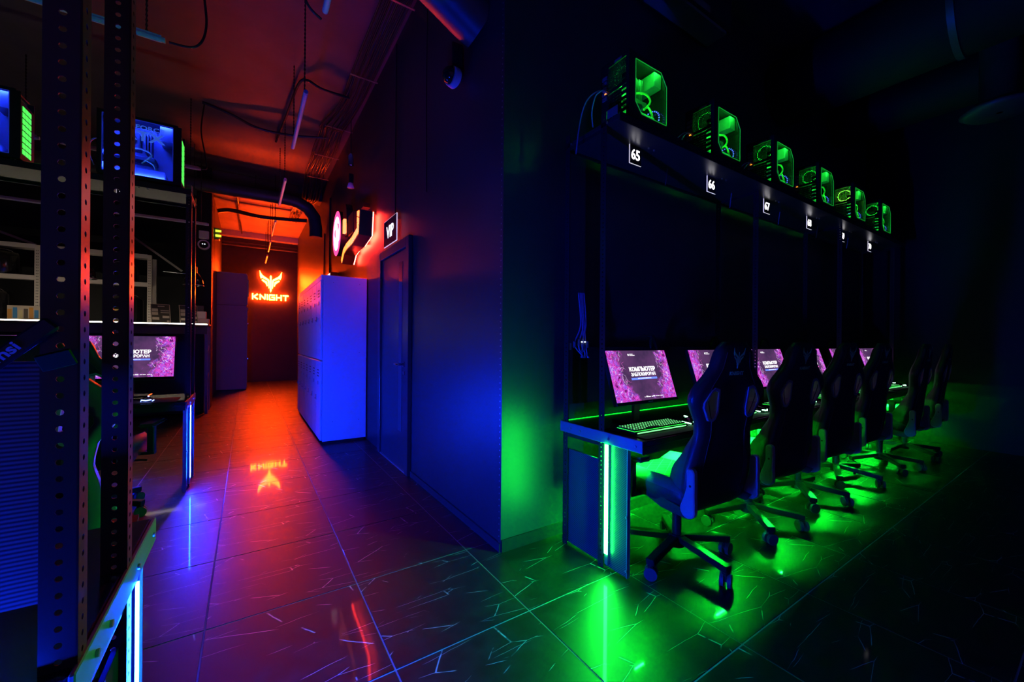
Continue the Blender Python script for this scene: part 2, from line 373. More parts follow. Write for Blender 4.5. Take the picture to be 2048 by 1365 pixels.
# narrow pier on the corridor wall and bulkhead pipes at the far wall
struct(G().box(-.6, XW, 13.2, YE, 3.98, CZ).build('trim_4', M_white, bevel=.004))
pp = thing('twin_pipe', 'pair of thin horizontal pipes crossing high on the far wall above the orange sign', 'pipe', (0, 13.28, 3.75))
for dz in (0, .07): G().cyl((-.6, 0, dz), (XW, 0, dz), .022, 8).build('pipe', M_conduit, pp)

# door to the side room
d1 = struct(bpy.data.objects.new('door_1', None)); COL.objects.link(d1); d1.location = (XW, 3.94, 0)
G().box(-.035, 0, -.49, -.41, 0, 2.13).build('door_jamb', M_door, d1, .004)
G().box(-.035, 0, .41, .49, 0, 2.13).build('door_jamb', M_door, d1, .004)
G().box(-.035, 0, -.41, .41, 2.04, 2.13).build('door_head', M_door, d1, .004)
lf = G().box(-.016, 0, -.405, .405, .012, 2.035).build('door_leaf', M_door, d1, .003)
G().box(-.0185, -.0155, -.27, -.17, .35, 1.93).build('glass_strip', M_glassd, lf)
for k in (.25, 1.75):
    G().cyl((-.03, .405, k), (-.03, .405, k+.1), .008, 8).build('hinge', M_chrome, d1)
hd = G(); hd.cyl((-.016, -.34, .98), (-.03, -.34, .98), .026, 14); hd.tube([(-.03, -.34, .98), (-.07, -.34, .98)], .011, 10)
hd.tube([(-.068, -.345, .98), (-.072, -.3, .98), (-.068, -.22, .98)], [.011, .013, .012], 10)
hd.build('door_handle', M_chrome, lf)
G().cyl((-.016, -.34, .9), (-.026, -.34, .9), .02, 14).build('lock_rosette', M_chrome, lf)
G().box(-.03, 0, -.40, .40, 0, .012).build('threshold', M_alu, d1)

# ------------------------------------------------------------------ overhead: ducts, hoses, cables
du = thing('round_duct', 'dark round duct running under the ceiling beam and bending down beside the corridor wall', 'duct', (0, 8.36, 3.74))
G().tube([(-2.2, 0, 0), (.55, 0, 0), (.75, 0, -.02), (.92, 0, -.1), (1.03, 0, -.25), (1.06, 0, -.45), (1.06, 0, -.62)], .11, 16).build('duct_tube', M_duct, du)
for x in (-1.6, -.9, -.2, .45): G().tube([(x-.02, 0, 0), (x+.02, 0, 0)], .118, 16).build('duct_band', M_duct, du)
for x in (-1.2, .1): G().cyl((x, 0, .1), (x, 0, .33), .006, 6).build('hanger_rod', M_steel, du)
du = thing('stub_duct', 'fat round duct slanting down into the blue lit wall at the top of the picture', 'duct', (1.0, 2.28, 3.25))
G().tube([(-.75, 0, .46), (.0, 0, .09), (.24, 0, -.03)], .15, 24).build('duct_tube', M_duct, du)
G().tube([(-.30, 0, .23), (-.27, 0, .216)], .158, 24).build('duct_band', M_duct, du)
for k, (x, z, r, lab) in enumerate(((4.5, 3.72, .32, 'large dark round duct under the black ceiling, nearer the numbered shelf'), (5.9, 3.8, .24, 'slimmer dark round duct under the black ceiling near the right end wall'))):
    du = thing('ceiling_duct', lab, 'duct', (x, -.3, z), group='ducts over the right room')
    G().tube([(0, -2.2, 0), (0, 2.22, 0)], r, 24).build('duct_tube', M_ductB, du)
    for y in (-1, 0, 1): G().tube([(0, y-.02, 0), (0, y+.02, 0)], r+.012, 24).build('duct_band', M_duct, du)
df = thing('air_diffuser', 'round dark air diffuser dropping from the right ceiling', 'vent', (5.4, .6, 3.2))
G().lathe([(.02, 0), (.2, 0), (.24, .03), (.2, .06), (.12, .08), (.12, .95)], n=24).build('diffuser_bowl', M_duct, df)

def wig(p, amp): return tuple(c+random.uniform(-amp, amp) for c in p)
def smooth_path(pts, n=6):
    pts = [Vector(p) for p in pts]; out = []
    for i in range(len(pts)-1):
        p0 = pts[max(i-1, 0)]; p1 = pts[i]; p2 = pts[i+1]; p3 = pts[min(i+2, len(pts)-1)]
        for k in range(n):
            t = k/n; out.append(.5*((2*p1)+(-p0+p2)*t+(2*p0-5*p1+4*p2-p3)*t*t+(-p0+3*p1-3*p2+p3)*t**3))
    out.append(pts[-1]); return out
cb = thing('cable_bundle', 'thick bundle of black cables clipped along the ceiling beside the corridor wall', 'cables', (1.05, 0, 4.08))
for k in range(15):
    x0 = -.12+.235*k/14
    pts = []
    for j, y in enumerate((1.9, 2.8, 3.7, 4.6, 5.3, 5.9, 6.1, 6.7, 7.3, 7.9, 8.6, 9.4, 10.3, 11.2)):
        spread = 1.0 if y < 5.9 else (1.25 if y < 8.7 else .75)
        a = .006 if y < 5.9 else .022
        dx = 0 if y < 5.9 else (-.08 if y < 8.7 else -.14)
        z = .045 if y < 5.9 else .02
        if 8.5 < y < 9.3: z = -.22
        pts.append((x0*spread+dx+random.uniform(-a, a), y, z+random.uniform(-.012, .012)-(.02 if k % 3 == 0 else 0)))
    G().tube(smooth_path(pts, 5), .006 if k % 4 else .009, 6).build('cable', M_cable, cb)
for y in (2.2, 3.4, 4.6, 5.9, 6.9, 7.9):
    G().box(-.2 if y > 5.8 else -.14, .15, y, y+.02, -.005, .0).build('cable_clip', M_zinc, cb)
def hose(lab, pts, r, m=M_cable, name='conduit', cat='conduit', group='ceiling conduits'):
    o = G().tube(smooth_path(pts, 8), r, 8).build(name, m)
    c = Vector(pts[0]); 
    for v in o.data.vertices: v.co -= c
    o.location = c
    return tag(o, lab, cat, group)
hose('black hose crossing the red ceiling from the left tube lamp chain to the cable bundle', [(-.49, 6.31, 4.14), (-.2, 6.37, 4.11), (.1, 6.46, 4.06), (.5, 6.4, 4.05), (.95, 6.3, 4.1)], .016)
hose('short black hose bending over the red ceiling into the cable bundle', [(.33, 6.9, 4.12), (.4, 6.0, 4.1), (.46, 5.2, 4.1), (.54, 5.07, 4.12), (.7, 5.08, 4.08), (1.0, 5.12, 4.1)], .015)
hose('bunch of dark cables crossing the orange passage ceiling beyond the beam', [(-.55, 10.6, 3.92), (-.3, 10.65, 3.99), (.2, 10.75, 3.97), (.7, 10.7, 3.98), (1.15, 10.6, 4.0)], .045)
hose('thin dark cable hanging along the orange passage ceiling towards the far wall', [(-.2, 9.3, 4.05), (-.18, 10.0, 4.0), (-.2, 11.0, 4.08), (-.16, 12.2, 4.05), (-.15, 13.1, 4.05)], .018)
hose('black cable hanging from a lamp end beside the blue lit computer tower', [(-.47, 6.31, 4.12), (-.5, 6.32, 3.8), (-.46, 6.3, 3.5), (-.44, 6.3, 3.33), (-.5, 6.3, 3.31)], .008, group='lamp leads')
hose('black lead drooping from the upper left tube lamp end', [(-.3, 3.7, 4.14), (-.29, 3.73, 3.8), (-.27, 3.73, 3.5), (-.33, 3.73, 3.33), (-.48, 3.73, 3.3)], .008, group='lamp leads')
hose('black lead looping into the tube lamp cut by the top edge of the picture', [(.12, 2.6, 4.14), (.17, 2.7, 3.8), (.22, 2.78, 3.5), (.3, 2.86, 3.34), (.39, 2.9, 3.3)], .008, group='lamp leads')
hose('thin vertical cable down the corridor wall above the lit VIP plate', [(1.2, 3.92, 4.1), (1.2, 3.93, 3.2), (1.2, 3.92, 2.44)], .006, group='wall cables')
hose('thin vertical cable down the orange corridor wall to the far locker corner', [(1.2, 8.3, 3.2), (1.2, 8.32, 2.7), (1.19, 8.3, 2.2), (1.12, 7.9, 2.0)], .009, group='wall cables')
hose('thin vertical cable down the wall left of the round lit sign', [(1.2, 7.7, 3.7), (1.2, 7.72, 3.0), (1.2, 7.7, 2.2)], .01, group='wall cables')
hose('long cable dropping down the blue wall panel near the camera dome', [(1.2, 3.1, 4.1), (1.2, 3.12, 3.3), (1.2, 3.1, 2.4)], .004, group='wall cables')

# hanging tube lamps
def chain(h, n):
    g = G(); pts = []; rr = []
    for k in range(n*2+1): pts.append((0, 0, h*k/(2*n))); rr.append(.0035 if k % 2 == 0 else .0085)
    g.tube(pts, rr, 5, smooth=False); return g
lamp = thing('tube_lamp', 'x', 'lamp', (0, 0, 3.3))
G().tube([(-.58, 0, 0), (.58, 0, 0)], .019, 12).build('tube', M_tube, lamp)
G().box(-.58, .58, -.012, .012, .012, .026).build('lamp_rail', M_white, lamp)
for s in (-1, 1):
    G().cyl((s*.58, 0, .002), (s*.6, 0, .002), .018, 10).build('end_cap', M_white, lamp)
    link('chain', chain(CZ-3.3-.02, 24).mesh(M_cable), lamp, (s*.5, 0, .02))
lamps = [((.4, 2.22, 3.3), 90, 'white tube lamp cut by the top edge, hanging over the corridor'),
         ((.4, 4.42, 3.3), 90, 'white tube lamp on chains in the middle of the red ceiling, largest fully seen'),
         ((.4, 6.66, 3.3), 90, 'white tube lamp hanging just in front of the round duct and beam'),
         ((.4, 8.9, 3.3), 90, 'orange lit tube lamp hanging in the passage, first beyond the beam'),
         ((.4, 10.7, 3.3), 90, 'orange lit tube lamp in the passage, second beyond the beam'),
         ((.4, 12.4, 3.3), 90, 'orange lit tube lamp nearest the far wall above the emblem'),
         ((-1.1, 3.73, 3.3), 0, 'tube lamp at the upper left hanging crosswise above the blue lit tower'),
         ((-2.45, 3.73, 3.3), 0, 'tube lamp at the far upper left corner, hanging crosswise'),
         ((-1.1, 6.3, 3.3), 0, 'crosswise tube lamp whose end shows right of the blue lit tower'),
         ((-2.45, 6.3, 3.3), 0, 'crosswise tube lamp left of the thick perforated post, behind the tower shelf'),
         ((-1.13, 8.05, 3.02), 0, 'crosswise tube lamp over the bar beside the dark pillar'),
         ((-2.48, 8.05, 3.02), 0, 'crosswise tube lamp over the left half of the bar')]
for k, (p, a, lab) in enumerate(lamps):
    o = lamp if k == 0 else copy_tree(lamp)
    o.location = p; o.rotation_euler = (0, 0, R(a)); tag(o, lab, 'lamp', 'hanging tube lamps')
    if p[2] < 3.2:
        for ch in kids(o):
            if ch.name.startswith('chain'): ch.scale.z = (CZ-p[2]-.02)/(CZ-3.3-.02)
# ------------------------------------------------------------------ lockers and cabinets
lk = thing('locker_bank', 'tall light grey locker bank with two rows of doors against the corridor wall', 'lockers', (.705, 5.02, 0))
LW, LN, LH = .35, 7, 1.94; DP = XW-.012-.705
G().box(.012, DP, 0, LW*LN, .03, LH).build('body', M_locker, lk, .003)
G().box(.03, DP-.02, .02, LW*LN-.02, 0, .03).build('plinth', M_black, lk)
G().box(-.006, .012, 0, LW*LN, 1.88, LH).build('top_rail', M_locker, lk, .002)
for k, (y, z) in enumerate(((.0, 1.86), (.0, 1.05), (.0, .25))):
    for x in (.12, .41): G().cyl((x, -.0015, z), (x, .001, z), .004, 6).build('rivet', M_steel, lk)
slot_me = G().box(-.004, .0, -.055, .055, -.006, .006).mesh(M_black)
hinge_me = G().cyl((0, 0, -.03), (0, 0, .03), .005, 6).mesh(M_zinc)
door_me = G().box(-.012, .011, .006, LW-.006, 0, .905).mesh(M_locker, .004)
ven_me = None
for c in range(LN):
    for r in range(2):
        dz = .045+r*.925
        d = link('door', door_me, lk, (0, c*LW, dz))
        for q in range(3): link('vent_slot', slot_me, d, (-.0105, LW/2, .80-.035*q))
        G().box(-.016, -.011, LW/2-.03, LW/2+.03, .63, .67).build('label_holder', M_alu, d)
        hb = G(); hb.box(-.02, -.011, LW-.06, LW-.035, .44, .50); hb.cyl((-.02, LW-.047, .455), (-.03, LW-.047, .455), .008, 8)
        hb.build('lock', M_chrome, d)
bx = tag(G().box(0, .14, 0, .12, 0, .11).build('junction_box', M_cream, bevel=.004, loc=(1.03, 7.22, LH)), 'small pale junction box on top of the far end of the lockers', 'box')
sg = thing('arrow_sign', 'small white lit sign box on the corridor wall just above the locker top', 'sign', (1.1, 7.15, 2.1))
G().box(0, .11, -.16, .16, 0, .19).build('sign_box', M_black, sg, .004)
G().box(-.004, .0, -.14, .14, .02, .17).build('lit_face', mat('small lit sign face', (.8, .8, .8), .4, emit=(1, .9, .95), es=1.3), sg)
for z in (.075, .115): G().cyl((-.006, 0, z), (-.003, 0, z), .011, 10).build('symbol_dot', M_black, sg)

cab = thing('tall_cabinet', 'very tall pale cabinet with a plain side beside the passage opening', 'cabinet', (-.6, 11.38, 0))
G().box(.002, .575, 0, .5, .02, 1.98).build('lower_body', M_locker, cab, .004)
G().box(.002, .575, 0, .5, 1.985, 2.74).build('upper_body', M_locker, cab, .004)
G().box(.02, .55, .02, .48, 0, .02).build('plinth', M_black, cab)
for z0, z1 in ((.05, 1.95), (2.0, 2.72)): G().box(.576, .594, .01, .49, z0, z1).build('door', M_locker, cab, .003)
for z, h in ((2.2, .4), (1.9, .03), (1.55, .03), (.72, .03)): G().box(.594, .612, .03, .05, z, z+h).build('handle', M_chrome, cab)

# ------------------------------------------------------------------ signs
M_seg = mat('red segment light', (.8, .8, .8), .4, emit=(1, .13, .012), es=5)
def KN_letters():
    """stroke polygons of the wide techno lettering, unit height; returns letter -> list of polygons, widths"""
    def s(x0, y0, x1, y1, w):  # a stroke with square ends
        d = Vector((x1-x0, y1-y0)).normalized(); n = Vector((-d.y, d.x))*w/2
        return [(x0+n.x, y0+n.y), (x0-n.x, y0-n.y), (x1-n.x, y1-n.y), (x1+n.x, y1+n.y)]
    W = .24; L = []
    L.append((1.3, [s(.12, 0, .12, 1, W), s(.26, .46, 1.08, .93, W), s(.3, .5, 1.1, .06, W)]))
    L.append((1.25, [s(.12, 0, .12, .72, W), s(.02, .9, 1.1, .08, W), s(1.08, .25, 1.08, 1, W)]))
    L.append((.3, [s(.12, 0, .12, 1, W)]))
    L.append((1.25, [s(.06, .89, 1.16, .89, .22), s(.12, 0, .12, .9, W), s(.05, .11, 1.16, .11, .22), s(1.06, .1, 1.06, .52, W), s(.5, .5, 1.16, .5, .2)]))
    L.append((1.2, [s(.12, 0, .12, 1, W), s(.12, .5, 1.05, .5, .22), s(1.04, 0, 1.04, 1, W)]))
    L.append((1.2, [s(0, .89, 1.2, .89, .22), s(.6, 0, .6, .9, W)]))
    return L
EMB = [[(-22, 430), (0, 390), (22, 430), (22, 850), (0, 900), (-22, 850)]]
for s in (1, -1):
    EMB.append([(s*x, y) for x, y in [(32, 560), (60, 510), (180, 430), (230, 380), (285, 270), (275, 430), (252, 505), (215, 480), (78, 560), (52, 790), (32, 760)]])
    EMB.append([(s*x, y) for x, y in [(96, 590), (208, 525), (235, 548), (190, 592), (132, 640), (98, 725), (78, 705)]])
def emblem_polys(k):  # centred, metres per crop unit k
    return [[(x*k, (585-y)*k) for x, y in p] for p in EMB]
def word_polys(h, gap=.14):
    out = []; x = 0
    tot = sum(w_ for w_, _ in KN_letters())+gap*5
    for w_, ps in KN_letters():
        out.append([[((x+a-tot/2)*h, (b-.5)*h) for a, b in p] for p in ps]); x += w_+gap
    return out, tot*h
kn = thing('emblem_sign', 'glowing orange horned emblem over the word KNIGHT on the far passage wall', 'sign', (.54, YE, 2.5))
fr = lambda a, b, d: (a, -d, b)
for p in emblem_polys(.00095):
    e = G().prism(p, lambda a, b, d: (a, -d, b+.33), .05, .066).build('emblem_piece', M_knight, kn)
    G().prism([(a*1.0, b) for a, b in p], lambda a, b, d: (a, -d, b+.33), .012, .049).build('emblem_return', M_knightr, e)
wp, ww = word_polys(.165); wp = [[[(a*.75, b) for a, b in p] for p in ps] for ps in wp]
for ps in wp:
    g = G(); g2 = G()
    for q, p in enumerate(ps): g.prism(p, lambda a, b, d: (a, -d, b-.11), .05, .066+q*.0006); g2.prism(p, lambda a, b, d: (a, -d, b-.11), .012, .049+q*.0003)
    e = g.build('letter', M_knight, kn); g2.build('letter_return', M_knightr, e)
for a in (-.38, .0, .38): G().cyl((a, 0, -.11), (a, -.012, -.11), .02, 8).build('stand_off', M_black, kn)

# round food sign and the red edge-lit silhouette on the corridor wall
rd = thing('round_sign', 'round lit sign with pink rim and white and red picture on the corridor wall', 'sign', (XW, 6.5, 2.79))
G().tube([(0, 0, 0), (-.1, 0, 0)], .33, 36).build('sign_drum', M_black, rd)
def disc_mat():
    m = bpy.data.materials.new('round sign picture'); m.use_nodes = True; nt = m.node_tree; N = nt.nodes; L = nt.links; b = N['Principled BSDF']
    tc = N.new('ShaderNodeTexCoord'); vo = N.new('ShaderNodeTexVoronoi'); vo.inputs['Scale'].default_value = 11; L.new(tc.outputs['Object'], vo.inputs['Vector'])
    cr = N.new('ShaderNodeValToRGB'); e = cr.color_ramp.elements; cr.color_ramp.interpolation = 'CONSTANT'
    e[0].position = 0; e[0].color = (.9, .8, .95, 1); e[1].position = .82; e[1].color = (.3, .45, 1, 1)
    q = e.new(.55); q.color = (1, .04, .1, 1); q = e.new(.68); q.color = (.95, .85, .95, 1)
    sp = N.new('ShaderNodeSeparateColor'); L.new(vo.outputs['Color'], sp.inputs[0]); L.new(sp.outputs[0], cr.inputs['Fac'])
    L.new(cr.outputs['Color'], b.inputs['Emission Color']); b.inputs['Emission Strength'].default_value = 3.0
    return m
G().tube([(-.1, 0, 0), (-.106, 0, 0)], .25, 36).build('lit_picture', disc_mat(), rd)
g = G(); n = 40
vs = [(-.104, r*cos(2*pi*k/n), r*sin(2*pi*k/n)) for r in (.25, .33) for k in range(n)]+[(-.1, r*cos(2*pi*k/n), r*sin(2*pi*k/n)) for r in (.25, .33) for k in range(n)]
for k in range(n):
    a, b2 = k, (k+1) % n
    g.add([vs[a], vs[b2], vs[n+b2], vs[n+a]], [(0, 1, 2, 3)])
g.build('lit_rim', mat('pink rim light', (.5, .1, .2), .4, emit=(1, .05, .22), es=2.2), rd)
for (y, z) in ((.2, .2), (-.2, -.2)): G().box(-.02, 0, y-.03, y+.03, z-.03, z+.03).build('wall_bracket', M_black, rd)

rs = thing('red_silhouette_sign', 'deep black sickle shaped sign with a glowing red segmented face', 'sign', (XW, 5.1, 2.42))
path = [(-.42, .22), (-.40, .0), (-.10, -.05), (.2, -.06), (.38, -.09), (.52, -.2)]
wid = [.07, .07, .06, .055, .05, .045]
def ribbon(path, wid):
    L_, R_ = [], []
    for i, (a, b) in enumerate(path):
        p = Vector(path[max(i-1, 0)]); q = Vector(path[min(i+1, len(path)-1)]); d = (q-p).normalized(); n_ = Vector((-d.y, d.x))*wid[i]
        L_.append((a+n_.x, b+n_.y)); R_.append((a-n_.x, b-n_.y))
    return L_, R_
Lp, Rp = ribbon(path, wid); Lb, Rb = ribbon(path, [x*.75 for x in wid])
for i in range(len(path)-1):
    G().prism([Lp[i], Rp[i], Rp[i+1], Lp[i+1]], lambda a, b, d: (-d, a, b), .05, .19).build('sign_body', M_black, rs)
    bl_ = G().prism([Lb[i], Rb[i], Rb[i+1], Lb[i+1]], lambda a, b, d: (-d, a, b), .036, .049).build('back_light', M_red, rs)
Li, Ri = ribbon(path, [x*.62 for x in wid])
for i in range(len(path)-1):
    for q in range(3):
        t0 = q/3+.03; t1 = (q+1)/3-.03; mixp = lambda a, b, t_: (a[0]+(b[0]-a[0])*t_, a[1]+(b[1]-a[1])*t_)
        G().prism([mixp(Li[i], Li[i+1], t0), mixp(Ri[i], Ri[i+1], t0), mixp(Ri[i], Ri[i+1], t1), mixp(Li[i], Li[i+1], t1)], lambda a, b, d: (-d, a, b), .19, .196).build('lit_segment', M_seg, rs)
for a, b in (path[0], path[2], path[4]): G().bar((0, a, b), (-.05, a, b), .04, .04).build('stand_off', M_black, rs)
G().box(-.16, 0, .0, .3, .08, .34).build('back_box', M_black, rs, .01)
G().box(-.12, -.04, -.33, .0, .30, .35).build('top_bar', M_black, rs)
g = G(); g.prism([(.62+.13*cos(2*pi*k/20), .42+.17*sin(2*pi*k/20)) for k in range(20)], lambda a, b, d: (-d, a, b), .06, .14); g.build('oval_plate', M_black, rs)
G().box(-.17, -.14, .5, .58, .18, .36).build('lit_segment', M_seg, rs)
G().box(-.14, 0, .46, .62, .15, .30).build('stand_off', M_black, rs)

vp = thing('lit_plate_sign', 'square dark acrylic plate with white glowing letters VIP above the door', 'sign', (XW-.03, 4.0, 2.28))
G().box(-.008, 0, -.21, .21, -.13, .13).build('acrylic_plate', M_acry, vp)
tv = text_mesh('VIP', .17, mat('lit letter white', (.8, .8, .8), .4, emit=(1, .97, 1), es=1.5), .001, .002)
link('letters', tv, vp, (-.0095, 0, -.005), (R(90), 0, R(-90)))
for (y0, y1, z0, z1) in ((-.212, -.206, -.13, .13), (-.21, .21, -.132, -.127), (-.21, .21, .128, .13)):
    G().box(-.0085, 0, y0, y1, z0, z1).build('lit_edge', M_edge, vp)
for y in (-.15, .15): G().cyl((0, y, .1), (.03, y, .1), .008, 8).build('stand_off', M_chrome, vp)

# ------------------------------------------------------------------ small wall and ceiling devices
dm = thing('dome_camera', 'white ringed dome camera on a bracket high on the blue lit wall', 'camera', (1.14, 2.49, 2.97))
G().box(-.02, .06, -.04, .04, .04, .22).build('bracket', M_black, dm, .006)
G().tube([(.06, 0, .03), (.03, 0, .03)], .04, 14).build('wall_plate', M_black, dm)
g = G().tube([(-.02, -.012, 0), (.02, .0, 0)], [.062, .066], 22); g.build('ring', M_white, dm)
prof = [(.056*cos(a*pi/16), .056*sin(a*pi/16)) for a in range(9)]
g = G(); n = 18
vs = [(-.02-z, r*cos(2*pi*k/n)-.012, r*sin(2*pi*k/n)) for r, z in prof for k in range(n)]
g.add(vs, [(i*n+k, i*n+(k+1) % n, (i+1)*n+(k+1) % n, (i+1)*n+k) for i in range(8) for k in range(n)], 0, True)
g.build('dome', mat('smoked dome', (.01, .01, .012), .04), dm)
c2 = thing('pillar_camera', 'white camera with box and lens ring on the dark pillar beside the bar', 'camera', (-.635, 8.66, 2.8))
G().box(-.07, .07, -.05, 0, .1, .24).build('camera_box', M_white, c2, .012)
G().tube([(0, 0, 0), (0, -.05, 0)], .085, 20).build('lens_ring', M_white, c2)
G().tube([(0, -.05, 0), (0, -.056, 0)], .062, 20).build('lens', M_blackg, c2)
for x in (-.015, .015): G().cyl((x, -.056, .01), (x, -.06, .01), .008, 8).build('diode', M_dotW, c2)
em = thing('emergency_light', 'small dark wall unit with two yellow lights high on the orange passage wall', 'light', (-.6, 10.6, 3.42))
G().box(0, .09, -.09, .09, -.12, .12).build('unit_body', M_greypl, em, .01)
for z in (-.05, .05): G().box(.02, .12, -.125, -.09, z-.02, z+.02).build('light', M_dotY, em)
sp2 = thing('wall_spotlight', 'small spotlight hanging on a cord from the corridor wall above the round sign', 'light', (1.12, 5.6, 3.4))
G().cyl((0, 0, .25), (0, 0, .7), .006, 6).build('cord', M_cable, sp2)
G().lathe([(.012, .25), (.03, .22), (.035, .1), (.035, .1), (.0, .1)], n=14).build('lamp_holder', M_white, sp2)
G().box(-.03, .03, -.03, .03, -.14, -.02).build('spot_body', M_black, sp2, .008)
G().lathe([(.03, -.14), (.045, -.2), (.0, -.2)], n=14).build('spot_lens', M_white, sp2)
ac = thing('air_conditioner', 'black wall air conditioner with a label strip and a tiny white light at top right', 'air conditioner', (2.75, YW, 3.62))
G().box(-.45, .45, -.22, 0, .045, .33).build('body', M_black, ac, .015)
G().box(-.4, .4, -.20, -.04, .02, .045).build('louvre', M_greypl, ac)
G().box(-.24, .13, -.225, -.219, .05, .10).build('label_strip', M_greypl, ac)
G().box(-.15, -.13, -.228, -.224, .07, .085).build('light', M_dotW, ac)
# ------------------------------------------------------------------ computer desks with shelf racks
PIT = .79
def strip_cells(g, fr, width, H, pitch=.024, r=.0046, th=.0025):
    n = int(H/pitch); oc = [(cos(pi*(k+.0)/4), sin(pi*k/4)) for k in range(8)]
    for i in range(n):
        cb_ = pitch*(i+.5); ca = width*.5; h = pitch/2
        out = [(width, cb_), (width, cb_+h), (ca, cb_+h), (0, cb_+h), (0, cb_), (0, cb_-h), (ca, cb_-h), (width, cb_-h)]
        inn = [(ca+r*x, cb_+r*y) for x, y in oc]
        vs = [fr(a, b, 0) for a, b in out+inn]+[fr(a, b, th) for a, b in out+inn]
        fs = []
        for k in range(8):
            k2 = (k+1) % 8
            fs += [(k, k2, 8+k2, 8+k), (16+k, 24+k, 24+k2, 16+k2), (8+k, 8+k2, 24+k2, 24+k)]
        fs += [(7, 0, 16, 23), (0, 1, 17, 16), (3, 4, 20, 19), (4, 5, 21, 20)]
        g.add(vs, fs)
POST = {}
def post_mesh(sx, sy, H=2.424):
    if (sx, sy) in POST: return POST[(sx, sy)]
    g = G()
    strip_cells(g, lambda a, b, d: (sx*d, sy*a, b), .04, H)            # flange facing along the row
    strip_cells(g, lambda a, b, d: (sx*a, sy*d, b), .04, H)            # flange facing front/back
    POST[(sx, sy)] = g.mesh(M_post); return POST[(sx, sy)]

def desk_row(x0, y0, sx, sy, n, led, uled, label, group, board, stops):
    t = thing('computer_desk', label, 'desk', (x0, y0, 0), group=group)
    def B(g, u0, u1, v0, v1, z0, z1, mi=0): return g.box(sx*u0, sx*u1, sy*v0, sy*v1, z0, z1, mi)
    L = n*PIT+.12
    B(G(), .006, L, 0, .6, .692, .72).build('desktop', M_desk, t, .003)
    B(G(), -.004, .004, -.005, .6, .662, .722).build('end_flange', M_flange, t, .002)
    B(G(), .006, L, .588, .596, .655, .69).build('front_apron', M_black, t)
    bolt = G().cyl((-sx*.0035, 0, 0), (-sx*.008, 0, 0), .0065, 8).mesh(M_zinc)
    for v in (.09, .17, .385, .56): link('bolt', bolt, t, (0, sy*v, .69))
    B(G(), .012, .022, .04, .315, .012, .565).build('side_panel', M_carbon if board != 'film' else M_black, t, .001)
    B(G(), .012, .022, .35, .50, .012, .66).build('side_panel', M_carbon, t, .001)
    B(G(), .006, .03, .498, .504, .012, .66).build('panel_edge', M_alu, t, .001)
    for z in (.05, .32): link('bolt', bolt, t, (sx*.009, sy*.5, z))
    c = B(G(), -.004, .012, .362, .384, .03, .662).build('led_channel', M_alu, t)
    B(G(), -.007, -.004, .362, .384, .085, .658).build('led_strip', led, c)
    for q, u in enumerate(stops):
        for v in (.02, .31):
            link('post', post_mesh(sx, sy), t, (sx*u, sy*v, 0))
    for u in stops:   # short brackets joining each pair of posts
        for z in (.64, 2.33):
            B(G(), u+.003, u+.007, .06, .31, z, z+.035).build('cross_bracket', M_post, t)
    B(G(), 0, L, .03, .44, 2.35, 2.374).build('shelf_board', mat('gloss black shelf laminate', (.03, .03, .035), .3), t, .002)
    B(G(), -.004, L, .44, .446, 2.335, 2.38).build('shelf_rail', M_steel, t, .001)
    B(G(), -.004, L, .022, .03, 2.335, 2.38).build('shelf_rail', M_steel, t, .001)
    G().prism([(sx*-.006, 0), (sx*-.006, .045), (sx*-.002, .045), (sx*-.002, 0)], lambda a, b, d: (a, sy*d, 2.375+b), .36, .43).build('corner_plate', M_greypl, t)
    for v in (.08, .36): link('bolt', bolt, t, (sx*-.002, sy*v, 2.358))
    B(G(), .046, L, *((.046, .058) if board == 'film' else (-.03, -.018)), .812, 1.165).build('back_board', M_film if board == 'film' else M_black, t)
    if board == 'film':
        c = B(G(), .07, L, -.075, -.05, .655, .66).build('led_channel', M_alu, t)
        B(G(), .08, L-.02, -.07, -.055, .66, .664).build('led_strip', M_ledFill, c)  # unseen strip added to throw blue light on the post and film board
    if sx > 0: B(G(), .05, L, .001, .006, .7185, .7225).build('led_strip', M_ledGb, t)
    for k in range(n):
        u0 = .06+k*PIT; u1 = u0+.68
        ch = G(); B(ch, u0, u1, .325, .328, .656, .692); B(ch, u0, u1, .352, .356, .6545, .692); B(ch, u0, u1, .325, .356, .680, .692)
        c = ch.build('led_channel', M_alu, t)
        B(G(), u0+.01, u1-.01, .331, .349, .673, .68).build('led_strip', uled, c)
    return t
right = desk_row(1.585, 1.865, 1, -1, 6, M_ledG, M_ledGu, 'row of black computer desks with green lights along the right wall', 'computer desk rows', 'plain', (0, 1.62, 3.25, 4.86))
near = desk_row(-.205, .82, -1, 1, 2, M_ledB, M_ledBu, 'black computer desk in the left foreground with perforated posts and a white blue light strip', 'computer desk rows', 'film', (0, 1.6))
second = desk_row(-.385, 4.5, -1, -1, 3, M_ledB, M_ledBu, 'black computer desk row behind the left foreground posts, blue light strip at its end', 'computer desk rows', 'plain', (0, 1.6))
# steel stiffener below the foreground desk
G().box(-.03, -1.2, .02, .06, .60, .66).build('back_rail', M_steel, near)
cap = G(); 
for k in range(26): cap.box(-.06, -.064, .1+.008*k, .104+.008*k, .30+.0*k, .34)
stuff(cap.build('ribbed_guide', M_alu, near))

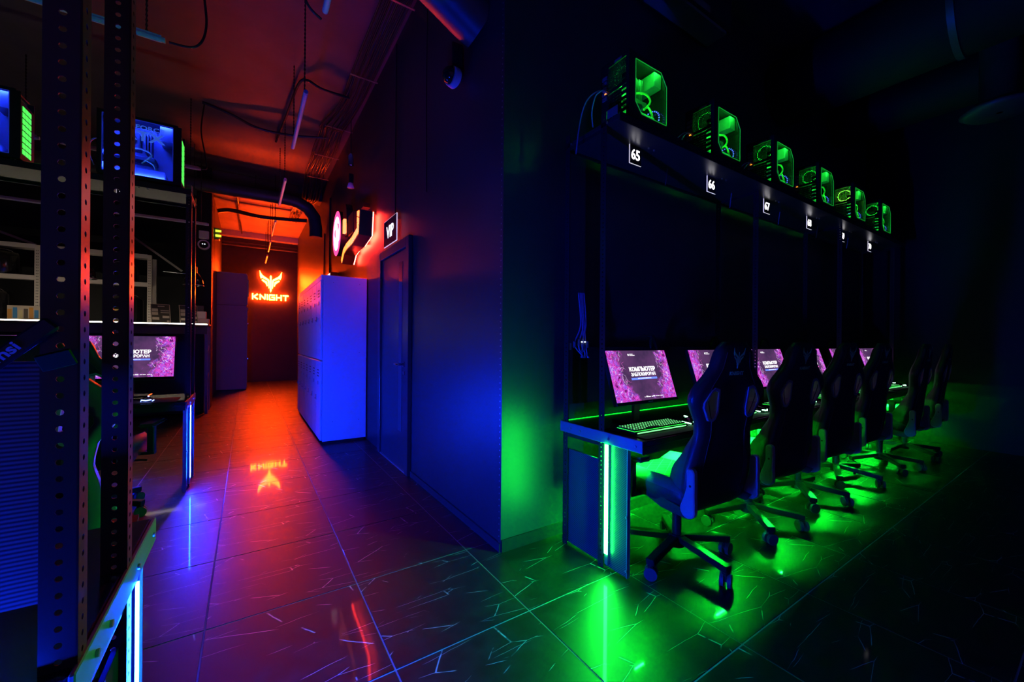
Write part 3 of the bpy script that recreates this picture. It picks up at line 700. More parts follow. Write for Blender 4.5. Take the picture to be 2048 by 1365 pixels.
# number plates
def plate(n, lab):
    t = thing('number_plate', 'small lit plate reading %s under the shelf, %s' % (n, lab), 'sign', group='number plates under the shelves')
    G().box(-.05, .05, 0, .005, -.108, 0).build('acrylic', M_acry, t)
    tm = text_mesh(n, .083, M_num, .0008, .0012, .95)
    link('digits', tm, t, (0, -.0012, -.056), (R(90), 0, 0))
    G().box(-.051, -.049, -.0005, .0055, -.108, 0).build('lit_edge', M_edge, t)
    G().box(-.05, .05, -.0005, .0055, -.1095, -.108).build('lit_edge', M_edge, t)
    G().box(-.05, .05, .006, .014, -.02, 0).build('clip', M_steel, t)
    for x in (.08, .13): G().cyl((x, -.03, 0), (x, -.03, -.008), .006, 8).build('bolt', M_zinc, t)
    return t
ORD = ['first from the corridor', 'second from the corridor', 'third from the corridor', 'fourth from the corridor', 'fifth from the corridor', 'last of the right row']
for k in range(6): plate(str(65+k), ORD[k]).location = (1.895+.79*k, 1.58, 2.35)
plate('55', 'half hidden by the second foreground post').location = (-.78, 4.16, 2.35)

# ------------------------------------------------------------------ computer towers
def make_pc(label, L, W, H, glow, big, group):
    t = thing('computer_tower', label, 'computer', group=group)
    G().box(0, L, 0, W, .012, .03).build('floor_panel', M_black, t)
    for x in (.03, L-.05):
        for y in (.02, W-.04): G().box(x, x+.02, y, y+.02, 0, .012).build('foot', M_rubber, t)
    G().box(0, L-.02, 0, W, H-.012, H).build('top_panel', M_black, t, .003)
    G().box(0, L, W-.006, W, .03, H-.012).build('side_panel', M_black, t)
    m_in = mat('case interior grey', (.3, .3, .32), .5)
    G().box(.01, L-.03, W-.03, W-.02, .03, H-.012).build('board_tray', m_in, t)
    # window side: black frame with a cut-cornered opening, glass behind it
    a, b = .028, (.02 if big else .045); z0, z1 = (.035, H-.025) if big else (.045, H-.04); x0, x1 = (a, L-.05) if big else (.05, L-.025)
    c = .001 if big else .05
    O = [(0, H-.012), (L, H-.012), (L, .03), (0, .03)]
    I = [(x0, z1), (x1-c, z1), (x1, z1-c*1.3), (x1, z0), (x0+c, z0), (x0, z0+c*1.1)]
    vs = [(x, 0, z) for x, z in O+I]+[(x, .004, z) for x, z in O+I]
    fr = [(0, 1, 5, 4), (1, 6, 5), (1, 2, 7, 6), (2, 3, 8, 7), (3, 9, 8), (3, 0, 4, 9)]
    fs = fr+[tuple(i+10 for i in f)[::-1] for f in fr]+[(4+k, 4+(k+1) % 6, 14+(k+1) % 6, 14+k) for k in range(6)]
    G().add(vs, fs).build('window_frame', M_black, t)
    G().add([(x, .005, z) for x, z in I], [tuple(range(6))]).build('window_glass', M_pane, t)
    g = G()
    for k in range(6):
        a_ = I[k]; b_ = I[(k+1) % 6]; g.bar((a_[0], -.001, a_[1]), (b_[0], -.001, b_[1]), .003, .003, (0, 1, 0))
    g.build('window_edge', mat('blue lit window edge', (.1, .1, .2), .3, emit=(.03, .06, 1), es=.25, sample=False) if big else mat('green lit window edge', (.1, .2, .1), .3, emit=(.02, 1, .06), es=.22, sample=False), t)
    # rear: slotted plate and fan grille made of thin bars
    g = G()
    g.box(0, .004, 0, .02, .03, H); g.box(0, .004, W-.055, W, .03, H); g.box(0, .004, .02, W-.055, H-.03, H)
    fz0, fz1 = H-.16, H-.035
    g.box(0, .004, .02, W-.055, fz0-.015, fz0)
    for k in range(15): g.box(0, .003, .02, W-.055, fz0+(fz1-fz0)*k/15, fz0+(fz1-fz0)*k/15+.005)
    for k in range(14): g.box(0, .003, .02+(W-.075)*k/14, .02+(W-.075)*k/14+.0052, fz0, fz1)
    for k in range(9):
        z = .04+(fz0-.06)*k/9; g.box(0, .004, .05, W-.055, z, z+.010)
    for k in range(10):
        y = .05+(W-.105)*k/10; g.box(0, .004, y, y+.0066, .04, fz0-.02)
    for k in range(7): g.box(0, .004, .02, .05, .05+.03*k, .05+.03*k+.018)
    g.build('rear_grille', M_black, t)
    G().box(-.004, 0, .05, .1, H-.028, H-.016).build('badge', M_greypl, t)
    for k in range(5): G().box(-.008, 0, W-.048, W-.015, H-.09-.028*k, H-.072-.028*k).build('port_block', M_greypl, t)
    G().box(-.01, -.006, W-.05, W-.035, H-.172, H-.160).build('port_light', M_dotO, t)
    # inside
    G().box(.02, L-.1, .02, W-.03, .03, .075 if not big else .1).build('power_shroud', m_in, t, .003)
    bz = .12 if not big else .15
    gp = G(); gp.box(.015, L*.66, .06, W-.03, bz+.02, bz+.055); gp.build('graphics_card', M_greypl, t, .006)
    for k in range(2): G().tube([(L*(.2+.25*k), .08, bz+.02), (L*(.2+.25*k), .08, bz+.015)], .035, 16).build('card_fan', M_black, t)
    G().box(L*.22, L*.46, .07, W-.03, H*.56, H*.8).build('cooler_block', M_greypl, t, .004)
    G().tube([(L*.34, .066, H*.68), (L*.34, .075, H*.68)], .045, 18).build('cooler_fan', M_black, t)
    for k in range(3): G().box(L*(.52+.035*k), L*(.53+.035*k), .08, W-.03, H*.52, H*.83).build('memory_stick', M_alu, t)
    G().box(L*.72, L-.03, .03, W-.03, H*.72, H-.02).build('drive_cage', m_in, t, .003)
    m_cab = mat('bright cable sleeve', (.55, .6, .2), .4)
    G().tube(smooth_path([(L*.3, .05, H*.5), (L*.5, .03, H*.52), (L*.62, .03, H*.46), (L*.56, .03, H*.36), (L*.5, .04, H*.3)], 6), .006, 7).build('cable', m_cab, t)
    G().tube(smooth_path([(L*.54, .03, H*.36), (L*.64, .03, H*.3), (L*.68, .03, H*.2), (L*.66, .05, .06)], 6), .006, 7).build('cable', m_cab, t)
    # lights
    fn = G(); n_ = 24
    fn.tube([(.035, W/2-.018+.05*cos(2*pi*k/n_), (fz0+fz1)/2+.05*sin(2*pi*k/n_)) for k in range(n_+1)], .0045, 6, caps=False)
    fn = fn.build('fan_ring', glow, t)
    fb = G()
    for k in range(7):
        a_ = 2*pi*k/7; fb.add([(.03, W/2-.018+r*cos(a_+da), (fz0+fz1)/2+r*sin(a_+da)) for r, da in ((.012, 0), (.046, .1), (.046, .6), (.012, .5))], [(0, 1, 2, 3)])
    fb.tube([(.028, W/2-.018, (fz0+fz1)/2), (.04, W/2-.018, (fz0+fz1)/2)], .015, 12)
    fb.build('fan_blades', M_greypl, fn)
    gb = M_pcBb if big else M_pcGb
    G().box(.06, L-.06, .008, .014, H-.020, H-.016).build('light_bar', gb, t)
    G().box(.012, .018, .012, .02, .06, H-.18).build('light_bar', gb, t)
    G().box(.06, L-.06, .010, .016, .034, .038).build('light_bar', gb, t)
    if not big:
        ff = G()
        for k in range(24):
            a_ = 2*pi*k/24; ff.box(L-.05, L-.046, W/2-.01+.06*cos(a_)-.003, W/2-.01+.06*cos(a_)+.003, .1+.055*sin(a_)-.003, .1+.055*sin(a_)+.003)
        ff.build('front_fan_light', M_pcBs, t)
        G().box(L-.028, L, .006, W-.006, .03, H-.012).build('front_panel', M_blackg, t, .004)
    else:
        G().prism([(L-.03, .03), (L, .03), (L, H-.075), (L-.05, H-.002), (L-.056, H-.012), (L-.03, H-.012)], lambda a, b, d: (a, d, b), .006, W-.006).build('front_panel', M_black, t)
        g = G(); g2 = G()
        for r_ in range(8):
            for c_ in range(3):
                y = .03+.045*c_; z = .055+.041*r_
                g.box(L-.001, L+.002, y, y+.036, z, z+.032)
        g.build('front_light_cell', mat('green lattice light', (.1, .1, .1), .4, emit=(.08, 1, .1), es=1.1), t)
        tm = text_mesh('GEFORCE', .042, mat('pale window print', (.35, .5, .8), .5, emit=(.04, .12, .8), es=.6, sample=False), .0002, .001, 1.25)
        link('window_print', tm, t, (L*.54, -.001, H*.84), (R(90), 0, 0))
        tm = text_mesh('RTX', .1, MATS['pale window print'], .0002, .003, 1.2)
        link('window_print', tm, t, (L*.54, -.001, H*.7), (R(90), 0, 0))
    # leads leaving the back
    m_c2 = mat('blue grey cable', (.2, .22, .4), .4)
    G().tube(smooth_path([(-.005, W-.04, H-.165), (-.05, W-.03, H-.16), (-.11, W, H-.22), (-.13, W+.03, H-.33), (-.14, W+.05, H-.5)], 6), .004, 6).build('lead', m_c2, t)
    G().tube(smooth_path([(-.005, W-.05, H-.168), (-.04, W-.05, H-.165), (-.075, W-.03, H-.2), (-.08, W-.01, H-.28), (-.06, W, H-.35)], 6), .004, 6).build('lead', m_c2, t)
    return t
M_pcBs = mat('small blue fan light', (.1, .1, .1), .4, emit=(.08, .12, 1), es=1.6, sample=False)
pc = make_pc('black tower with green lit cut-cornered window on the right shelf, '+ORD[0], .335, .20, .365, M_pcG, False, 'computer towers on the right shelf')
pc.location = (1.655, 1.425, 2.375)
for k in range(1, 6):
    c = copy_tree(pc, (1.655+.79*k, 1.425, 2.375), 0, 'black tower with green lit cut-cornered window on the right shelf, '+ORD[k])
    if k == 4:   # the one whose rear fan glows fully
        M_fan2 = mat('bright green fan light', (.1, .1, .1), .4, emit=(.2, 1, .06), es=14)
        for ch in kids(c):
            if ch.name.startswith('fan_ring'):
                ch.data = ch.data.copy(); ch.data.materials[0] = M_fan2
                for b_ in kids(ch):
                    b_.data = b_.data.copy(); b_.data.materials[0] = mat('lit fan blade', (.3, .6, .2), .5, emit=(.12, 1, .03), es=.7)
pb = make_pc('large tower with a full blue lit window and green front lattice', .47, .21, .47, M_pcB, True, 'computer towers on the left shelf')
pb.location = (-.91, 4.03, 2.375)
copy_tree(pb, (-1.74, 4.03, 2.375), 0, 'large computer tower at the left picture edge showing its green front lattice')

# ------------------------------------------------------------------ monitors
M_txt = mat('screen white lettering', (.8, .8, .8), .4, emit=(1, .98, 1), es=1.3, sample=False)
M_blu = mat('screen blue bar', (.1, .1, .2), .4, emit=(.12, .2, 1), es=1.6, sample=False)
M_pnk = mat('screen pink bar', (.1, .1, .2), .4, emit=(1, .15, .75), es=1.0, sample=False)
M_prl = mat('screen magenta streak', (.1, .1, .2), .4, emit=(.8, .12, .62), es=.9, sample=False)
M_lil = mat('screen lilac streak', (.1, .1, .2), .4, emit=(.85, .6, .95), es=1.0, sample=False)
txt1 = text_mesh('КОМПЬЮТЕР', .034, M_txt, .0002, .0016, 1.05)
txt2 = text_mesh('ЗАБЛОКИРОВАН', .027, M_txt, .0002, .0010, .98)
txt3 = text_mesh('ДЛЯ ПРОДОЛЖЕНИЯ РАБОТЫ', .008, M_txt, .0002, 0, 1.0)
def make_monitor(label, seed, bar, group):
    t = thing('monitor', label, 'monitor', group=group)
    T = -R(18); ZC = .285; YC = -.03
    def put(o): o.location = (0, YC, ZC); o.rotation_euler = (T, 0, 0); return o
    put(G().box(-.272, .272, .002, .03, -.168, .157).build('casing', M_black, t, .004))
    put(G().box(-.272, .272, -.004, .002, -.168, -.151).build('bezel', M_blackg, t))
    s = put(G().box(-.265, .265, -.002, .002, -.15, .15).build('screen', screen_mat('lock screen picture', seed), t))
    def ink(me, x, z, nm='lettering'): return link(nm, me, s, (x, -.0026, z), (R(90), 0, 0))
    ink(txt1, .01, .034); ink(txt2, .01, .003); ink(txt3, .01, -.0215)
    G().box(-.105, .125, -.0024, -.0021, -.028, -.016).build('bar', bar, s)
    # small white marks along the top and foot, streaks of the picture
    g = G(); rnd = random.Random(3)
    g.box(-.09, -.08, -.0024, -.0021, .118, .13); g.box(-.075, -.045, -.0024, -.0021, .126, .130); g.box(-.075, -.03, -.0024, -.0021, .118, .122)
    x = -.03
    for k in range(9):
        w_ = rnd.choice((.006, .012, .018)); g.box(x, x+w_, -.0024, -.0021, -.134, -.134+rnd.choice((.004, .007))); x += w_+rnd.choice((.003, .008))
    stuff(g.build('small_print', M_txt, s))
    # the two large pale figures of smoke-like streaks left and right, abstract
    gl = G(); gm = G()
    for side in (-1, 1):
        for k in range(46):
            bx_ = side*(.155+.1*rnd.random()); bz = -.13+.27*rnd.random(); ln = .012+.045*rnd.random(); an = rnd.uniform(-.6, 1.1)*side+pi/2
            pts = []
            for q in range(5):
                pts.append((bx_+cos(an)*ln*q/4, bz+sin(an)*ln*q/4)); an += rnd.uniform(-.5, .5)
            tgt = gl if k % 2 else gm
            for q in range(4):
                a_ = Vector(pts[q]); b_ = Vector(pts[q+1]); d = (b_-a_).normalized(); n_ = Vector((-d.y, d.x))*.0017*(1-q/5)
                if max(abs(a_.x), abs(b_.x)) > .262 or max(abs(a_.y), abs(b_.y)) > .147: continue
                tgt.add([(p.x, -.0022-.00002*(k % 5), p.y) for p in (a_+n_, a_-n_, b_-n_*.7, b_+n_*.7)], [(0, 1, 2, 3)])
    stuff(gl.build('picture_streaks', M_lil, s)); stuff(gm.build('picture_streaks', M_prl, s))
    G().box(-.012, .03, -.0052, -.004, -.163, -.157).build('maker_mark', M_greypl, t).location = (0, YC, ZC)
    bpy.data.objects[t.name]  # keep
    k_ = [c for c in kids(t) if c.name.startswith('maker_mark')][0]; k_.rotation_euler = (T, 0, 0)
    g = G(); g.bar((0, .02, .0), (0, .01, .28), .05, .02, (0, 1, 0)); g.build('stand_arm', M_black, t)
    G().box(-.12, .12, -.08, .1, 0, .012).build('stand_foot', M_blackg, t, .004)
    return t
mon = None
for k in range(6):
    lab = 'tilted monitor with the purple lock screen on the right desks, '+ORD[k]
    if k in (0, 3):
        mm = make_monitor(lab, 2.0+k*3.1, M_blu if k == 0 else M_pnk, 'monitors with the purple lock screen'); src = mm
    elif k < 3: mm = copy_tree(src0 if k else mon, label=lab)
    else: mm = copy_tree(src, label=lab)
    if k == 0: src0 = mm
    mm.location = (1.965+PIT*k, 1.605, .72)
for x, lab in ((-.775, 'tilted monitor with the purple lock screen seen between the left foreground posts'), (-1.565, 'monitor with purple lock screen cut by the left picture edge')):
    mm = copy_tree(src0, (x, 4.28, .735), 0, lab); mm.scale = (1.05, 1, 1.12)

# ------------------------------------------------------------------ keyboards, mice, mats, headsets
def make_keyboard():
    t = thing('keyboard', 'x', 'keyboard')
    G().box(-.22, .22, -.068, .068, 0, .014).build('body', M_black, t, .004)
    G().box(-.212, .212, -.06, .06, .014, .0155).build('light_plate', M_keyG, t)
    g = G(); l = G()
    for r_ in range(6):
        y = .048-.0195*r_; n_ = 21; x = -.209
        for c_ in range(n_):
            if r_ == 5 and 5 <= c_ <= 9:
                if c_ == 5: g.box(x, x+.094, y-.0075, y+.0075, .0155, .024)
            else:
                g.box(x, x+.0165, y-.0075, y+.0075, .0155, .024)
                l.box(x+.004, x+.0115, y-.003, y+.004, .024, .0244)
            x += .0199
    stuff(g.build('keycaps', M_black, t)); stuff(l.build('key_legends', M_keyL, t))
    G().box(-.2, .2, -.0695, -.066, .004, .010).build('edge_light', M_keyL, t)
    return t
kb = make_keyboard()
def make_mouse(m):
    t = thing('mouse', 'x', 'mouse'); g = G()
    prof = [(-.062, .0, .0), (-.058, .022, .012), (-.04, .032, .028), (-.005, .031, .038), (.03, .029, .032), (.055, .024, .018), (.062, .0, .004)]
    vs = []; n_ = 9
    for y, w_, h in prof:
        for k in range(n_): a_ = pi*k/(n_-1); vs.append((w_*cos(a_), y, h*sin(a_)))
    g.add(vs, [(i*n_+k, i*n_+k+1, (i+1)*n_+k+1, (i+1)*n_+k) for i in range(len(prof)-1) for k in range(n_-1)], 0, True)
    g.build('shell', M_blackg, t)
    g = G(); g.bar((-.028, -.05, .018), (0, -.066, .014), .006, .006); g.bar((.028, -.05, .018), (0, -.066, .014), .006, .006); g.box(-.034, -.03, -.04, .03, .003, .008); g.box(.03, .034, -.04, .03, .003, .008)
    g.build('light_line', m, t)
    G().box(-.003, .003, .02, .045, .032, .037).build('wheel', m, t)
    return t
ms = make_mouse(M_mouse); msb = make_mouse(M_mouseB)
pad = G().box(-.33, .33, -.14, .14, 0, .004).build('mouse_pad', M_rubber, bevel=.0015)
def make_headset():
    t = thing('headset', 'x', 'headset')
    pts = [(.085*cos(a_), 0, .11*sin(a_)) for a_ in [pi*k/16 for k in range(17)]]
    G().tube(pts, [.008+.006*sin(pi*k/16) for k in range(17)], 8).build('headband', M_black, t)
    for s in (-1, 1):
        G().tube([(s*.088, 0, -.02), (s*.065, 0, -.02)], [.042, .046], 18).build('ear_cup', M_blackg, t)
        G().tube([(s*.065, 0, -.02), (s*.045, 0, -.02)], [.044, .034], 18).build('ear_pad', M_rubber, t)
    G().tube([(.0885, 0, -.02), (.0895, 0, -.02)], .012, 10).build('light', M_dotR, t)
    G().tube(smooth_path([(-.085, -.03, -.04), (-.075, -.07, -.07), (-.04, -.09, -.085)], 5), .004, 6).build('microphone', M_black, t)
    G().tube(smooth_path([(.085, 0, -.06), (.09, .0, -.15), (.06, -.02, -.24), (.08, -.05, -.28)], 5), .003, 6).build('lead', mat('green lit cable sheath', (.2, .3, .2), .4), t)
    G().tube([(0, .0, .112), (0, .05, .125), (0, .09, .125)], .006, 6).build('hook', M_steel, t)
    return t
hs = make_headset()
for k in range(6):
    n = 65+k; X = 1.965+PIT*k
    a = kb if k == 0 else copy_tree(kb); a.location = (X-.10, 1.425, .726); a.rotation_euler = (0, 0, R(random.uniform(-3, 3)))
    tag(a, 'black keyboard with green key lights on the right desks, '+ORD[k], 'keyboard', 'green lit keyboards')
    a = ms if k == 0 else copy_tree(ms); a.location = (X+.21, 1.40, .726); a.rotation_euler = (0, 0, R(random.uniform(-25, 15)))
    tag(a, 'black mouse with green light lines on the right desks, '+ORD[k], 'mouse', 'green lit mice')
    a = pad if k == 0 else pad.copy()
    if k: COL.objects.link(a)
    a.location = (X, 1.42, .7205); tag(a, 'wide black mouse mat on the right desks, '+ORD[k], 'mouse mat', 'mouse mats')
    a = hs if k == 0 else copy_tree(hs); a.location = (X+.39, 1.79, 1.13); a.rotation_euler = (R(-8), 0, R(random.uniform(50, 80)))
    tag(a, 'black headset hung beside a monitor of the right desks, '+ORD[k], 'headset', 'headsets on the right row')
a = msb; a.location = (-.63, 4.06, .7205); tag(a, 'black mouse with blue glow on the desk between the left foreground posts', 'mouse')
a = pad.copy(); COL.objects.link(a); a.location = (-.78, 4.07, .7205); tag(a, 'wide black mouse mat under the blue glowing mouse', 'mouse mat', 'mouse mats')
a = copy_tree(kb, (-.98, 4.08, .7245), 0, 'keyboard on the desk behind the left foreground posts')

# foreground left: headset with printed band hung at the film board, small card box, cable bunch at the right desk
mh = thing('headset_band', 'dark headset band printed msi hanging in the left foreground', 'headset', (-.272, .832, 1.178))
mh.rotation_euler = (0, R(-46), 0)
G().box(-.045, .06, -.004, .004, -.011, .011).build('band', M_black, mh, .003)
link('band_print', text_mesh('msi', .019, mat('pale blue print', (.35, .7, .9), .5), .0003, .0005, 1.2), mh, (.0, -.0046, .001), (R(90), 0, 0))
G().tube([(-.03, -.004, 0), (-.03, -.0055, 0)], .008, 12).build('red_mark', mat('red print', (.6, .05, .08), .5), mh)
cd = tag(G().box(-.018, .018, -.003, .003, -.012, .012).build('adapter_card', mat('dark green circuit board', (.015, .06, .02), .8, spec=.1), bevel=.001, loc=(-.226, .83, 1.168), rot=(R(20), R(-18), 0)), 'small dark green adapter card fixed to the thick foreground post', 'adapter')
hs2 = thing('cable_cluster', 'tangle of dark plugs and leads hanging at the first post of the right row', 'cables', (1.66, 1.84, 1.15))
for k in range(6):
    a_ = random.uniform(-.05, .08)
    G().tube(smooth_path([(a_, 0, .35), (a_+.01, -.01, .15), (a_+random.uniform(-.05, .05), -.02, .03), (a_+random.uniform(-.06, .06), -.02, -.05)], 5), .004, 6).build('lead', mat('blue grey cable', (.2, .22, .4), .4), hs2)
for k in range(5): G().box(-.06+.035*k, -.045+.035*k, -.03, -.018, .0+.012*(k % 3), .04+.012*(k % 3)).build('plug', M_greypl if k % 2 else M_zinc, hs2, .002)
for k in range(2): G().box(.03+.025*k, .04+.025*k, -.034, -.03, .045, .05).build('plug_light', M_dotW, hs2)
# ------------------------------------------------------------------ gaming chairs
def make_chair():
    t = thing('gaming_chair', 'x', 'chair')
    Z0, Z1 = .37, 1.205
    prof = [(0, .19), (.06, .225), (.16, .25), (.26, .25), (.36, .228), (.46, .206), (.54, .216), (.61, .255), (.66, .283), (.71, .28), (.76, .245), (.81, .19), (.86, .155), (.92, .142), (.965, .125), (1.0, .085)]
    bol = [(0, .06), (.12, .088), (.24, .08), (.36, .04), (.46, .012), (.6, .012), (.68, .014), (.8, .008), (1, .003)]
    def ip(tab, x):
        for (a, b), (c, d) in zip(tab, tab[1:]):
            if a <= x <= c:
                s = (x-a)/(c-a); s = s*s*(3-2*s)*.5+s*.5; return b+(d-b)*s
        return tab[-1][1]
    rows = 34; NB = 13; NF = 17; g = G(); vs = []
    bs = [-1+2*k/(NB-1) for k in range(NB)]; fsx = [1-2*k/(NF-1) for k in range(NF)]
    for i in range(rows):
        u = i/(rows-1); z = Z0+(Z1-Z0)*u; w_ = ip(prof, u); bb = ip(bol, u); yc = -.215-(z-.40)*.13
        edge = 1.0 if .03 < u < .965 else .55
        for s in bs: vs.append((s*w_, yc-(.036-.012*abs(s)**4)*edge, z))
        for s in fsx:
            a_ = abs(s)
            if a_ > .97: f = .012
            elif a_ > .6: f = .016+bb*sin(pi*min(1, (a_-.6)/.4)*.62+.25)
            else: f = .018
            vs.append((s*w_*(.985 if a_ > .97 else 1), yc+f*edge, z))
    N_ = NB+NF
    for i in range(rows-1):
        for k in range(N_):
            k2 = (k+1) % N_
            if k < NB-1: mi = 0 if abs((bs[k]+bs[k+1])/2) < .62 else 3
            elif k == NB-1 or k == N_-1: mi = 3
            else:
                q = (fsx[k-NB]+fsx[min(k-NB+1, NF-1)])/2; mi = 1 if abs(q) > .6 else 2
                if i/rows > .8: mi = 2
            g.add([vs[i*N_+k], vs[i*N_+k2], vs[(i+1)*N_+k2], vs[(i+1)*N_+k]], [(0, 1, 2, 3)], mi, True)
    g.add([vs[k] for k in range(N_)], [tuple(range(N_))[::-1]], 0); g.add([vs[(rows-1)*N_+k] for k in range(N_)], [tuple(range(N_))], 0)
    me = g.mesh([M_leath, M_bolst, M_leath, M_side])
    bm = bmesh.new(); bm.from_mesh(me); bmesh.ops.remove_doubles(bm, verts=bm.verts[:], dist=1e-5); bmesh.ops.recalc_face_normals(bm, faces=bm.faces[:]); bm.to_mesh(me); bm.free()
    hole = [(-.034, .062), (-.008, .070), (.012, .058), (.046, .012), (.047, -.008), (.012, -.064), (-.012, -.07), (-.028, -.06), (-.04, -.03)]
    HZ, HX = .905, .160
    hy = -.215-(HZ-.40)*.13
    tmp = link('tmp', me); cut = []
    for s in (1, -1):
        poly = [(s*(HX+a), HZ+b) for a, b in hole]
        c = G().prism(poly, lambda a, b, d: (a, hy+d, b), -.2, .25).build('cut', M_shell); cut.append(c)
        md = tmp.modifiers.new('b', 'BOOLEAN'); md.object = c; md.operation = 'DIFFERENCE'; md.solver = 'EXACT'
    bpy.context.view_layer.update()
    dg = bpy.context.evaluated_depsgraph_get(); me2 = bpy.data.meshes.new_from_object(tmp.evaluated_get(dg))
    for o in cut+[tmp]: bpy.data.objects.remove(o)
    br = link('backrest', me2, t)
    for s in (1, -1):
        rg = G(); n_ = len(hole)
        O = [(s*(HX+a*1.28), HZ+b*1.18) for a, b in hole]; I = [(s*(HX+a*.98), HZ+b*.98) for a, b in hole]
        for (y0, y1) in ((-.041, .022),):
            vv = [(x, hy+y-(z-HZ)*.13, z) for y in (y0, y1) for x, z in O+I]
            ff = []
            for k in range(n_):
                k2 = (k+1) % n_
                ff += [(k, k2, n_+k2, n_+k), (2*n_+k, 3*n_+k, 3*n_+k2, 2*n_+k2), (k, 2*n_+k, 2*n_+k2, k2), (n_+k, n_+k2, 3*n_+k2, 3*n_+k)]
            rg.add(vv, ff)
        rg.build('strap_hole_trim', M_shell, br)
    # embroidery on the back of the head part
    def bk(z): return -.215-(z-.40)*.13-.0368
    g = G()
    for p in emblem_polys(.00016): g.prism(p, lambda a, b, d: (a, bk(1.125+b)-d, 1.125+b), .0, .0012)
    g.build('embroidered_emblem', M_stitch, br)
    g = G()
    for ps in word_polys(.018)[0]:
        for p in ps: g.prism(p, lambda a, b, d: (a*.85, bk(1.052+b)-d, 1.052+b), .0, .0012)
    g.build('embroidered_word', M_stitch, br)
    # piping seams down the back edges
    for s in (1, -1):
        pts = []
        for i in range(3, 32):
            u = i/33; z = Z0+(Z1-Z0)*u; w_ = ip(prof, u)*.66; yc = -.215-(z-.40)*.13
            pts.append((s*w_, yc-.0345, z))
        G().tube(pts, .0022, 5).build('seam', M_side, br)
    # seat
    g = G(); vs = []; rows = 14; cols = 15
    for i in range(rows):
        u = i/(rows-1); y = -.24+.50*u; w_ = .245+.02*sin(pi*u)
        for k in range(cols):
            s = -1+2*k/(cols-1); a_ = abs(s)
            z = .475+.012*sin(pi*u)
            if a_ > .6: z += .035*sin(pi*(a_-.6)/.4*.8)
            if a_ > .98: z -= .03
            if u > .93: z -= .03
            if u < .05: z -= .01
            vs.append((s*w_, y, z))
    for i in range(rows-1):
        for k in range(cols-1):
            q = abs(-1+2*(k+.5)/(cols-1)); mi = 1 if q > .62 else 0
            g.add([vs[i*cols+k], vs[i*cols+k+1], vs[(i+1)*cols+k+1], vs[(i+1)*cols+k]], [(0, 1, 2, 3)], mi, True)
    # skirt
    rim = [(0, k) for k in range(cols)]+[(i, cols-1) for i in range(1, rows)]+[(rows-1, k) for k in range(cols-2, -1, -1)]+[(i, 0) for i in range(rows-2, 0, -1)]
    rp = [vs[i*cols+k] for i, k in rim]; lp = [(x*.96, y*.97, .395) for x, y, z in rp]; n_ = len(rp)
    for k in range(n_): g.add([rp[k], rp[(k+1) % n_], lp[(k+1) % n_], lp[k]], [(0, 1, 2, 3)], 2, True)
    g.add(lp, [tuple(range(n_))], 2)
    me = g.mesh([M_quilt, M_bolst, M_side]); bm = bmesh.new(); bm.from_mesh(me); bmesh.ops.remove_doubles(bm, verts=bm.verts[:], dist=1e-5); bmesh.ops.recalc_face_normals(bm, faces=bm.faces[:]); bm.to_mesh(me); bm.free()
    link('seat', me, t)
    # hinge covers: upper finger, lower drum
    for s in (1, -1):
        poly = []
        for k in range(9): a_ = pi*k/8; poly.append((-.282+.021*cos(a_), .59+.021*sin(a_)))
        poly += [(-.304, .53), (-.303, .48), (-.305, .45)]
        for k in range(11): a_ = pi*.9+pi*1.2*k/10; poly.append((-.266+.040*cos(a_), .412+.040*sin(a_)))
        poly += [(-.246, .47), (-.261, .52)]
        G().prism(poly, lambda a, b, d: (s*d, a, b), .238, .268).build('hinge_cover', M_shell, t, .005)
        G().cyl((s*.268, -.283, .53), (s*.2695, -.283, .53), .006, 8).build('screw_hole', M_black, t)
        G().prism([(-.28, .40), (-.05, .43), (.02, .44), (.02, .40), (-.1, .365), (-.25, .36)], lambda a, b, d: (s*d, a, b), .225, .252).build('seat_bracket', M_side, t, .004)
        ap = G().box(s*.285, s*.325, .05-.025, .05+.025, .40, .585).build('armrest_post', M_black, t, .006)
        G().box(s*.23, s*.325, .025, .075, .385, .405).build('armrest_bracket', M_steel, t)
        G().box(s*.26, s*.35, -.06, .20, .585, .612).build('armrest_pad', M_rubber, t, .012, 2)
    G().box(-.09, .09, -.12, .1, .335, .392).build('tilt_mechanism', M_steel, t, .008)
    G().tube([(.09, .0, .36), (.25, .02, .355), (.29, .02, .35)], .007, 8).build('tilt_lever', M_steel, t)
    G().cyl((.0, .0, .11), (0, 0, .34), .025, 16).build('gas_column', M_steel, t)
    G().cyl((.0, .0, .07), (0, 0, .135), .042, 16).build('base_hub', M_steel, t)
    leg = G(); leg.bar((.03, 0, .115), (.315, 0, .088), .045, .034); leg.bar((.3, 0, .055), (.3, 0, .1), .03, .03)
    leg_me = leg.mesh(M_steel, .004)
    w_ = G()
    for s in (-1, 1): w_.tube([(.0, s*.008, .033), (.0, s*.026, .033)], .033, 18)
    w_me = w_.mesh(mat('castor wheel plastic', (.08, .08, .085), .5), .003)
    hood = G().box(-.012, .022, -.007, .007, .03, .06).mesh(M_black, .003)
    for k in range(5):
        a_ = R(18+72*k)
        l = link('base_leg', leg_me, t, (0, 0, 0), (0, 0, a_))
        ca = R(random.uniform(0, 360))
        l2 = link('castor', w_me, l, (.3, 0, 0), (0, 0, ca)); link('castor_fork', hood, l, (.3, 0, 0), (0, 0, ca))
    return t
chair = make_chair()
